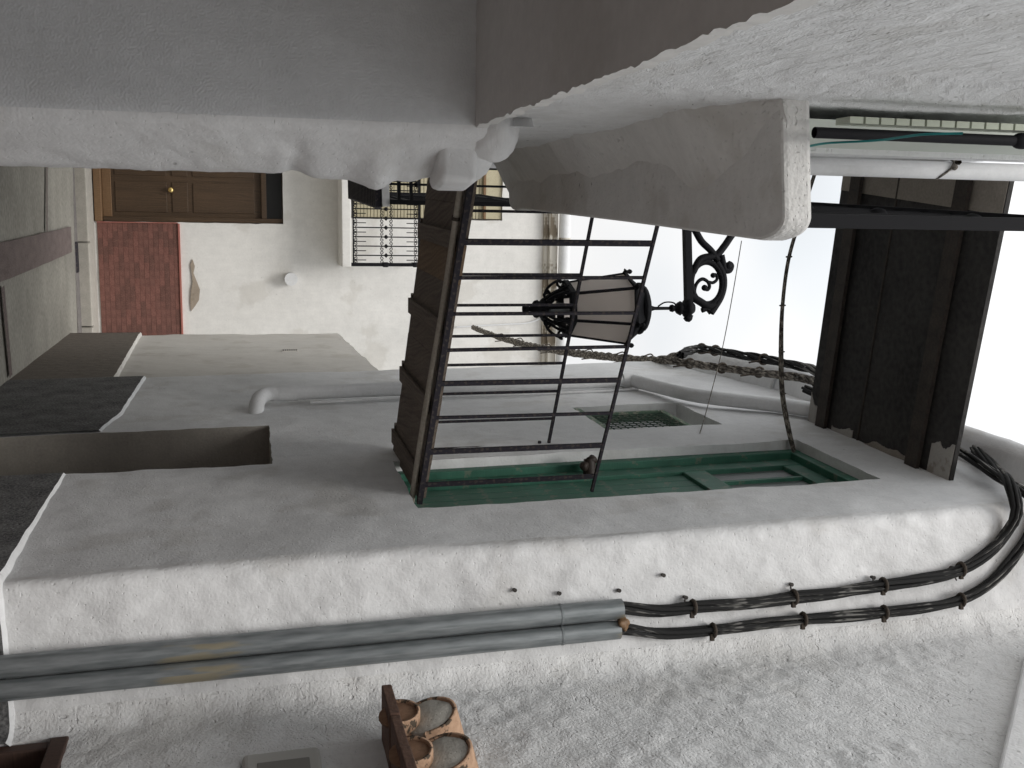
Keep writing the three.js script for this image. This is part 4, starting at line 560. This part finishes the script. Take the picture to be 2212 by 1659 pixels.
// ================================================================ second house on the left with its ribbed balcony
{
  const H = thing('left_far_house', 'house beyond the left one, only its black railed balcony shows past the wall', 'house');
  const Za = 6.6, Zb = 8.45, ra = atZ(822, 446, Za), rb = atZ(758, 425, Zb), y = ra.y;
  const ya = atZ(842, 446, Za).y, x0 = -2.52;
  part('wall', [box(-5, -2.5, -0.4, 5.0, -10, -6.35)], M.far, H);
  const sh = pts => new THREE.Shape(pts.map(p => new THREE.Vector2(p[0], -p[1])));
  const ex = (pts, y0, y1) => { const g = new THREE.ExtrudeGeometry(sh(pts), { depth: y1 - y0, bevelEnabled: false }); g.rotateX(-Math.PI / 2); g.translate(0, y0, 0); return g; };
  const b = part('balcony', ex([[x0, ra.z], [ra.x, ra.z], [rb.x, rb.z], [x0, rb.z]], y + 0.012, ya), M.alley, H, 'balcony slab with black ribbed underside and railing');
  const ribs = []; for (let i = 0; i < 20; i++) { const t = (i + 0.15) / 20, p = ra.clone().lerp(rb, t); ribs.push(box(x0, p.x + 0.004, y - 0.03, y + 0.01, p.z - 0.055, p.z)); } part('underside_boards', ribs, M.iron, b);
  const yt = ya + 1.02, P = (t, yy) => ra.clone().lerp(rb, t).setX(ra.x + (rb.x - ra.x) * t - 0.03).setY(yy);
  for (const yy of [ya + 0.06, ya + 0.14, yt - 0.13, yt]) { part('rail', bar(P(0, yy), P(1, yy), 0.022, 0.02), M.castIron, b); part('rail', bar(P(0, yy), P(0, yy).setX(x0), 0.022, 0.02), M.castIron, b); }
  for (let i = 0; i <= 16; i++) part('baluster', bar(P(i / 16, ya), P(i / 16, yt), i % 8 ? 0.014 : 0.03, i % 8 ? 0.014 : 0.03, rb.clone().sub(ra)), M.castIron, b);
  for (let i = 1; i < 9; i++) { const q = P(0.006, ya); q.x -= i * 0.115; part('baluster', bar(q, q.clone().setY(yt), 0.013, 0.013), M.castIron, b); const g = new THREE.OctahedronGeometry(0.024); g.translate(q.x, ya + 0.18, q.z); part('knob', g, M.castIron, b); }
  settle(H);
}

// ================================================================ wall lantern
{
  const G = thing('wall_lantern', 'black cast iron lantern with frosted panes hanging from a scrolled wall bracket', 'lantern');
  const Z = 5.9, X = -0.44, yPb = 3.405, yPt = 3.752, Rb = 0.158, Rt = 0.213, at = (x, y, z) => V(X + x, y, -Z + z);
  const mv = (g, y) => { g.translate(X, y, -Z); return g; };
  const hx = (R, i) => { const a = i * Math.PI / 3; return [R * Math.cos(a), R * Math.sin(a)]; };
  for (let i = 0; i < 6; i++) { const [ax, az] = hx(Rb * 0.985, i), [bx, bz] = hx(Rb * 0.985, i + 1), [cx, cz] = hx(Rt * 0.985, i), [dx, dz] = hx(Rt * 0.985, i + 1); const g = new THREE.BufferGeometry(); g.setAttribute('position', new THREE.Float32BufferAttribute([ax, yPb, az, bx, yPb, bz, dx, yPt, dz, ax, yPb, az, dx, yPt, dz, cx, yPt, cz], 3)); g.setAttribute('uv', new THREE.Float32BufferAttribute([0, 0, 1, 0, 1, 1, 0, 0, 1, 1, 0, 1], 2)); g.computeVertexNormals(); g.translate(X, 0, -Z); part('pane', g, M.pane, G);
    part('mullion', bar(at(hx(Rb, i)[0], yPb - 0.01, hx(Rb, i)[1]), at(hx(Rt, i)[0], yPt + 0.01, hx(Rt, i)[1]), 0.014, 0.012), M.castIron, G);
    const cr = lathe([[0.001, 0.05], [0.012, 0.042], [0.016, 0.03], [0.008, 0.015], [0.02, 0], [0.001, 0]], 8); const [kx, kz] = hx(Rt * 1.05, i); cr.translate(X + kx, yPt + 0.01, -Z + kz); part('crown_point', cr, M.castIron, G);
    // scrolled cage below the glass
    const q = []; for (let k = 0; k <= 16; k++) { const t = k / 16, a = i * Math.PI / 3 + Math.PI / 6; const r = 0.05 + 0.1 * Math.pow(t, 0.8), y = yPb - 0.17 + 0.15 * t; q.push(at(Math.cos(a) * r, y, Math.sin(a) * r)); } part('cage_rib', tube(q, 0.009, 6), M.castIron, G);
    const sc = (r0, y0, rad, m) => { const s = [], a = i * Math.PI / 3; for (let k = 0; k <= 18; k++) { const f = k / 18, an = f * 7.5, rd = rad * (1 - 0.75 * f); const rr2 = r0 + Math.cos(an) * rd, yy = y0 + m * Math.sin(an) * rd; s.push(at(Math.cos(a) * rr2, yy, Math.sin(a) * rr2)); } return tube(s, 0.008, 6); };
    const a = i * Math.PI / 3, link = tube([at(Math.cos(a) * 0.075, yPb - 0.155, Math.sin(a) * 0.075), at(Math.cos(a) * 0.125, yPb - 0.13, Math.sin(a) * 0.125), at(Math.cos(a) * 0.165, yPb - 0.07, Math.sin(a) * 0.165), at(Math.cos(a) * 0.16, yPb - 0.03, Math.sin(a) * 0.16)], 0.009, 6);
    part('scroll', [sc(0.085, yPb - 0.14, 0.026, 1), sc(0.15, yPb - 0.045, 0.03, -1), link], M.castIron, G); }
  const ring = (R, y, h, t) => { const g = new THREE.CylinderGeometry(R, R, h, 6, 1); g.rotateY(Math.PI / 6 + Math.PI / 3); return mv(g, y); };
  part('base_ring', (() => { const s = new THREE.Shape(), h = new THREE.Path(); for (let i = 0; i <= 6; i++) { const [x, z] = hx(Rb * 1.06, i), [u, w] = hx(Rb * 0.86, -i); i ? s.lineTo(x, z) : s.moveTo(x, z); i ? h.lineTo(u, w) : h.moveTo(u, w); } s.holes.push(h); const g = new THREE.ExtrudeGeometry(s, { depth: 0.03, bevelEnabled: true, bevelSize: 0.005, bevelThickness: 0.005, bevelSegments: 1 }); g.rotateX(-Math.PI / 2); return mv(g, yPb - 0.03); })(), M.castIron, G);
  part('lamp_holder', mv(lathe([[0.001, -0.13], [0.03, -0.12], [0.036, -0.05], [0.03, 0.02], [0.055, 0.06], [0.04, 0.2], [0.001, 0.24]], 12), yPb), M.galv, G);
  part('bottom_finial', mv(lathe([[0.001, -0.29], [0.022, -0.285], [0.03, -0.27], [0.022, -0.255], [0.014, -0.245], [0.03, -0.23], [0.05, -0.215], [0.055, -0.2], [0.045, -0.185], [0.06, -0.17], [0.064, -0.155], [0.05, -0.14], [0.001, -0.14]], 14), yPb), M.castIron, G);
  part('roof', (() => { const g = new THREE.LatheGeometry([[0.226, 0], [0.228, 0.018], [0.2, 0.03], [0.175, 0.06], [0.155, 0.085], [0.15, 0.088]].map(p => new THREE.Vector2(...p)), 6); g.rotateY(Math.PI / 6 + Math.PI / 3); return mv(g, yPt); })(), M.castIron, G);
  part('cap', mv(lathe([[0.15, 0.075], [0.158, 0.09], [0.158, 0.1], [0.146, 0.107], [0.14, 0.122], [0.115, 0.134], [0.06, 0.142], [0.03, 0.152], [0.001, 0.152]], 24), yPt), M.castIron, G);
  part('stem', [mv(lathe([[0.03, 0], [0.02, 0.02], [0.011, 0.05], [0.01, 0.165], [0.001, 0.165]], 10), yPt + 0.148), tube([at(-0.012, yPt + 0.22, 0), at(-0.035, yPt + 0.26, 0.01), at(-0.032, yPt + 0.32, 0.01), at(-0.01, yPt + 0.345, 0)], 0.005, 6)], M.castIron, G);
  // bracket in the plane across the alley
  const q = 0.000875, m = (cx, cy, z = 0) => at((cy - 1015) * q, 4.158 + (cx - 1322) * q, z);
  const flat = (list, r) => tube(list.map(p => m(...p)), r * 1.28, 8);
  part('hanger', (() => { const g = lathe([[0.001, 0], [0.02, 0.005], [0.024, 0.02], [0.016, 0.035], [0.034, 0.05], [0.045, 0.07], [0.03, 0.085], [0.055, 0.1], [0.06, 0.125], [0.045, 0.14], [0.03, 0.16], [0.001, 0.165]], 12); const p = m(1195, 1015); g.translate(p.x, p.y, p.z); return g; })(), M.castIron, G);
  const br = part('bracket', [bar(m(1340, 80), m(1340, 1000), 0.05, 0.042), flat([[1360, 930], [1420, 965], [1490, 1000], [1540, 985]], 0.02), flat([[1345, 1060], [1335, 1085], [1320, 1070]], 0.02)], M.castIron, G);
  const el = []; for (let i = 0; i < 28; i++) { const a = i / 28 * 6.283; el.push(m(1482 + 118 * Math.cos(a), 838 + 150 * Math.sin(a))); }
  part('ring', tube(el, 0.02, 8, true, 60), M.castIron, br); part('ring_outer', flat([[1560, 690], [1605, 770], [1612, 850], [1590, 930], [1545, 1000], [1508, 1048]], 0.018), M.castIron, br);
  part('leaf', flat([[1508, 1048], [1480, 1020], [1440, 1030]], 0.013), M.castIron, br);
  part('brace', [flat([[1330, 330], [1405, 470], [1450, 545], [1520, 610], [1570, 680]], 0.018), flat([[1760, 420], [1690, 490], [1620, 580], [1560, 640], [1440, 670], [1380, 760]], 0.018)], M.castIron, br);
  part('scroll', [flat([[1600, 640], [1610, 690], [1625, 745], [1660, 745], [1672, 712], [1648, 700]], 0.016), (() => { const g = new THREE.SphereGeometry(0.026, 12, 10); const p = m(1650, 718); g.translate(p.x, p.y, p.z); return g; })()], M.castIron, br);
  part('tendril', [flat([[1395, 940], [1388, 890], [1410, 835], [1450, 810], [1490, 830], [1502, 865], [1485, 885], [1465, 875]], 0.009), flat([[1490, 830], [1530, 835], [1560, 812], [1555, 780], [1530, 780]], 0.008), ...[[1465, 872, 0.02], [1532, 784, 0.017]].map(([a, b, r]) => { const g = new THREE.SphereGeometry(r, 10, 8); const p = m(a, b); g.translate(p.x, p.y, p.z); return g; })], M.castIron, br);
  part('wall_plate', bar(V(-1.25, 4.0, -Z), V(-1.25, 4.75, -Z), 0.06, 0.05), M.castIron, br);
  settle(G);
}

// ================================================================ galvanised conduits and the cables that leave them
const xs1 = 0.872, xs2 = 0.945;
const onN = (x, y, o) => { const s = (x - CP0[0]) / PN.d[0]; return pt(PN, s, y, o); };
for (const [x, r, lab, ytop] of [[xs1, 0.0375, 'wider galvanised steel conduit on the end wall, nearer the corner', 2.86], [xs2, 0.0345, 'galvanised steel conduit on the end wall, farther from the corner', 2.845]]) {
  const g = thing('steel_conduit', lab, 'conduit', 'conduits on the end wall'); const o = r + 0.012, P = y => onN(x, y, o);
  part('tube', (() => { const t = tube([P(0), P(1), P(2), P(ytop)], r, 20, false, 30); return t; })(), M.galv, g);
  part('bore', (() => { const t = tube([P(ytop - 0.12), P(ytop + 0.001)], r - 0.003, 16, false, 2); return t; })(), M.cableBlack, g);
  part('sleeve', tube([P(2.62), P(2.628)], r + 0.0018, 20, false, 2), M.galv, g);
  settle(g);
}
{ // rust coloured plug of foam at the mouth of the second tube
  const p = onN(xs2 - 0.02, 2.86, 0.06), g = new THREE.IcosahedronGeometry(0.022, 3); g.scale(1.2, 0.8, 1); const q = lumpy(g, 0.02, 40, 2); q.translate(p.x, p.y, p.z);
  single('rag_plug', q, M.doorFrame, 'brown rag stuffed in the mouth of a steel conduit', 'rag');
}
const tieAt = (p, d, r, parent, tail = true) => { const g = new THREE.TorusGeometry(r, 0.0075, 6, 14); g.lookAt(d); g.translate(p.x, p.y, p.z); const list = [g]; if (tail) { const e = p.clone().add(V(r * 0.9, -0.01, 0.012)); const k = new THREE.BoxGeometry(0.026, 0.014, 0.014); k.translate(e.x, e.y, e.z); list.push(k); } part('tie', list, M.tie, parent); };
const route = (pl, list, o) => list.map(([a, b, oo]) => hit(pl, a, b, oo ?? o));
{
  const A = thing('cable_bundle', 'upper bundle of black cables tied along the end wall and round the corner', 'cables', 'tied black cable bundles');
  const q = [onN(xs1 - 0.008, 2.7, 0.045), onN(xs1 - 0.006, 2.85, 0.045), ...route(PN, [[1420, 1320], [1500, 1312], [1600, 1306], [1715, 1291], [1810, 1281], [1905, 1265], [1990, 1252], [2070, 1234], [2130, 1197], [2172, 1153]], 0.03), ...route(PN, [[2196, 1112]], 0.06), ...route(PC, [[2188, 1060], [2150, 1012], [2105, 970], [2060, 935]], 0.07), pt(PC, 1.3, 4.86, 0.1), pt(PC, 2.0, 4.87, 0.13)];
  part('cables', strands(q, 6, 0.0085, 0.016, 2.2), M.cable, A);
  for (const [a, b] of [[1497, 1312], [1715, 1290], [1908, 1264], [2076, 1230]]) tieAt(hit(PN, a, b, 0.03), V(0.05, 1, 0), 0.026, A);
  settle(A);
  const B = thing('cable_bundle', 'lower bundle of black cables tied along the end wall, nearer the rough wing', 'cables', 'tied black cable bundles');
  const w = [onN(xs2 - 0.004, 2.68, 0.045), onN(xs2 - 0.002, 2.85, 0.045), ...route(PN, [[1430, 1370], [1540, 1361], [1640, 1349], [1735, 1338], [1820, 1332], [1910, 1323], [1990, 1314], [2070, 1298], [2130, 1266], [2175, 1222], [2212, 1172], [2235, 1120]], 0.028), ...route(PN, [[2236, 1085]], 0.06), pt(PC, 0.22, 4.72, 0.07), pt(PC, 0.7, 4.82, 0.09), pt(PC, 1.4, 4.8, 0.11), pt(PC, 2.0, 4.8, 0.12)];
  part('cables', strands(w, 4, 0.0095, 0.014, 1.6), M.cable, B);
  for (const [a, b] of [[1540, 1362], [1735, 1338], [1910, 1323], [2076, 1296]]) tieAt(hit(PN, a, b, 0.03), V(0.05, 1, 0), 0.024, B);
  settle(B);
}
// nails and hooks in the end wall
[[1111, 1274, 'small rusty nail beside the conduits, lowest of the row'], [1207, 1281, 'small rusty nail beside the conduits, second from below'], [1336, 1275, 'flat rusty nail head level with the conduit mouths'], [1432, 1242, 'round nail head alone on the end wall, closest to the corner'], [1480, 1290, 'hooked nail over the first cable tie above the conduits'], [1708, 1262, 'hooked nail over the second cable tie'], [1885, 1247, 'hooked nail over the third cable tie'], [2055, 1226, 'hooked nail over the highest cable tie'], [1205, 1310, 'bent hook nail at the conduit sleeve']].forEach(([a, b, lab], i) => {
  const p = hit(PN, a, b, 0.01), n = V(PN.n[0], 0, PN.n[1]); const h = new THREE.CylinderGeometry(0.008, 0.006, 0.022, 8); h.rotateX(1.57); h.translate(p.x, p.y, p.z); const list = [h];
  if (i >= 4) list.push(tube([p, p.clone().add(V(0.015, -0.01, 0.02)), p.clone().add(V(0.035, 0.0, 0.02)), p.clone().add(V(0.05, 0.012, 0.015))], 0.003, 5));
  single('wall_nail', list, M.nail, lab, 'nail', 'nails in the end wall');
});
// two older bundles under the far part of the eave, and the span to the far house
{
  const mk = (label, q, n, r, rad, turns, ties, m) => { const G = thing('cable_bundle', label, 'cables', 'bundles under the eave'); part('cables', strands(q, n, r, rad, turns), m, G); for (const [p, drop] of ties) { tieAt(p, V(-0.2, 0.1, -1), rad * 1.7, G, false); if (drop) part('tie_end', tube([p, p.clone().add(V(0.01, -0.05, 0.01)), p.clone().add(V(0.02, -drop, 0.0))], 0.006, 5), M.tie, G); } settle(G); };
  const u = [pt(PC, 1.5, 4.84, 0.15), ...[[1755, 797], [1728, 791], [1660, 778], [1590, 765], [1540, 757], [1508, 753], [1470, 768]].map(([a, b]) => hit(PC, a, b, 0.19))];
  mk('upper bundle of grey cables following the eave beyond the bridge', u, 5, 0.011, 0.02, 2.5, [[hit(PC, 1650, 776, 0.19), 0.11], [hit(PC, 1545, 757, 0.19), 0.1], [hit(PC, 1515, 753, 0.19), 0]], M.cable);
  const l = [pt(PC, 1.5, 4.74, 0.15), ...[[1755, 822], [1728, 816], [1640, 805], [1560, 795], [1500, 787], [1450, 779], [1430, 778]].map(([a, b]) => hit(PC, a, b, 0.17))];
  mk('lower bundle of twisted cables following the eave beyond the bridge', l, 5, 0.01, 0.018, 3.5, [[hit(PC, 1640, 804, 0.17), 0.13], [hit(PC, 1490, 785, 0.17), 0.12], [hit(PC, 1560, 795, 0.17), 0]], M.cableOld);
  const f = [[1470, 768, 7.1], [1430, 778, 7.35], [1370, 776, 7.8], [1300, 769, 8.4], [1200, 757, 9.5], [1100, 735, 11.0], [1050, 718, 12.2], [1022, 707, 12.93]].map(([a, b, z]) => atZ(a, b, z));
  const G = thing('cable_span', 'thick twisted cable spanning from the right house eave to the far house', 'cables'); part('cables', strands(f, 5, 0.015, 0.021, 9), M.cableOld, G);
  for (const t of [[1400, 778, 7.6], [1340, 773, 8.05], [1270, 766, 8.75], [1180, 754, 9.8], [1120, 740, 10.7], [1080, 730, 11.5]]) { const p = atZ(...t); part('tie', [tube([p.clone().add(V(-0.03, -0.04, 0)), p.clone().add(V(-0.045, 0.03, 0)), p.clone().add(V(0.02, 0.05, 0)), p.clone().add(V(0.04, -0.06, 0))], 0.006, 5)], M.tie, G); }
  settle(G);
}
// loose wires over the alley
single('sagging_cable', (() => { const e = pt(PC, 1.2, 4.31, -0.08); const q = [[1775, 330, 4.7], [1755, 392, 4.72], [1735, 455, 4.75], [1705, 555, 4.8], [1691, 660, 4.85], [1689, 760, 4.9], [1692, 850, 4.92], [1705, 925, 4.9]].map(([a, b, z]) => atZ(a, b, z)); q.push(e); return [tube(q, 0.009, 8, false, 60), tube(q.map((p, i) => p.clone().add(V(0.006, i > 4 && i < 8 ? -0.018 : -0.012, 0.012))), 0.007, 6, false, 60), ...[3, 4, 5, 6].map(i => { const g = new THREE.TorusGeometry(0.014, 0.004, 5, 10); g.rotateY(1.57); g.translate(q[i].x, q[i].y - 0.005, q[i].z + 0.006); return g; })]; })(), M.cableOld, 'loose doubled cable sagging across the alley in front of the bridge', 'cable');
single('thin_wire', tube([atZ(1602, 520, 5.6), atZ(1582, 640, 5.7), atZ(1560, 755, 5.8), atZ(1536, 850, 5.75), hit(PC, 1512, 936, 0.01)], 0.0028, 5, false, 40), M.cableOld, 'thin wire running from the lantern bracket to the right house', 'wire');

// ================================================================ tiled hood on the wing
{
  const G = thing('tiled_hood', 'small hood of curved clay roof tiles on the rough wall', 'roof hood');
  const yE = 1.965, wx = (y, z) => ND[0] + DD[0] / DD[1] * (z - ND[1]) - LEAN * (y - LY0);
  const zs = [-3.18, -2.95, -2.72, -2.49];
  for (let i = 0; i < 5; i++) { const a = 0.3 + i * 0.2; part('flat_brick', slabOn(PD, a + 0.003, a + 0.197, yE - 0.03 + rr(-0.003, 0.003), yE, -0.02, 0.185 + rr(-0.006, 0.006), 0.004), M.brickFlat, G); }
  const tile = (r0, r1, L, th, arc) => { const n = 14, m = 8, p = [], u = [], x = []; for (const [k, rad] of [[0, 0], [1, -th]]) for (let j = 0; j <= m; j++) for (let i = 0; i <= n; i++) { const t = j / m, a = (-arc / 2) + arc * i / n, r = r0 + (r1 - r0) * t + rad; p.push(t * L, Math.cos(a) * r, Math.sin(a) * r); u.push(i / n * 0.3, t * L); } const w = n + 1, o = w * (m + 1); for (let j = 0; j < m; j++) for (let i = 0; i < n; i++) { const a = j * w + i; x.push(a, a + w, a + w + 1, a, a + w + 1, a + 1); x.push(o + a, o + a + w + 1, o + a + w, o + a, o + a + 1, o + a + w + 1); } for (const j of [0, m]) for (let i = 0; i < n; i++) { const a = j * w + i; j ? x.push(a, o + a, o + a + 1, a, o + a + 1, a + 1) : x.push(a, o + a + 1, o + a, a, a + 1, o + a + 1); } for (const i of [0, n]) for (let j = 0; j < m; j++) { const a = j * w + i; x.push(a, o + a, o + a + w, a, o + a + w, a + w); } const g = new THREE.BufferGeometry(); g.setAttribute('position', new THREE.Float32BufferAttribute(p, 3)); g.setAttribute('uv', new THREE.Float32BufferAttribute(u, 2)); g.setIndex(x); const h = g.toNonIndexed(); const c = mergeVertices(g); c.computeVertexNormals(); return c; };
  const place = (g, x, y, z, yaw, pit) => { const q = g.clone(); q.rotateZ(pit); q.rotateY(yaw); q.translate(x, y, z); return q; };
  const t1 = tile(0.068, 0.062, 0.2, 0.01, 3.1), t2 = tile(0.092, 0.084, 0.25, 0.012, 3.7);
  const plug = r => { const g = new THREE.CircleGeometry(r, 20); g.rotateY(-Math.PI / 2); const h = lumpy(g, 0.0, 1); return h; };
  zs.forEach((z, i) => {
    const xm = wx(2, z) - 0.155, yaw = 0.25;
    part('under_tile', place(t1, xm, yE + 0.004, z, yaw, 0.06), M.tile[(i + 1) % 2], G);
    const top = part('cover_tile', place(t2, xm + 0.02, yE + 0.095, z + 0.006, yaw, 0.3), M.tile[i % 2], G);
    const d = new THREE.CylinderGeometry(0.079, 0.079, 0.025, 20, 1); d.rotateZ(Math.PI / 2); part('mortar_plug', place(lumpy(d, 0.006, 22, i), xm + 0.035, yE + 0.098, z + 0.003, yaw, 0.3), M.mortar, top);
    part('back_mortar', place(lumpy(new THREE.CylinderGeometry(0.06, 0.06, 0.012, 16).rotateZ(Math.PI / 2), 0.004, 20, i), xm + 0.014, yE + 0.004, z, yaw, 0.06), M.clay, top);
  });
  for (const [a, y, r] of [[0.42, 0.13, 0.085], [0.78, 0.145, 0.09]]) part('ridge_tile', (() => { const g = tile(r, r * 0.93, 0.42, 0.014, 3.0); g.rotateY(-Math.atan2(DD[1], DD[0])); const w = pt(PD, a, yE + y, 0.0); g.translate(w.x, w.y, w.z); return g; })(), M.tileDark, G);
  part('mortar_bed', lumpy(slabOn(PD, 0.36, 1.3, yE, yE + 0.15, -0.02, 0.06), 0.012, 14, 3), M.mortar, G);
  settle(G);
}
// ================================================================ meter box
{
  const G = thing('meter_box', 'grey plastic meter box with dark window on the wall under the tiled hood', 'meter box');
  const z0 = (hit(PD, 600, 1637).z - ND[1]) / DD[1], z1 = z0 + 0.32;
  part('case', slabOn(PD, z0, z1, 1.5, 1.735, -0.01, 0.028, 0.018), M.box, G); part('window', slabOn(PD, z0 + 0.07, z1 - 0.05, 1.545, 1.7, 0.024, 0.031, 0.003), M.boxDark, G);
  part('cable_cover', slabOn(PD, z0 + 0.02, z0 + 0.2, 1.0, 1.498, -0.01, 0.012, 0.005), M.front, G);
  settle(G);
}

scene.traverse(o => { if (o.isMesh) { o.castShadow = true; o.receiveShadow = true; } });
renderer.render(scene, camera);
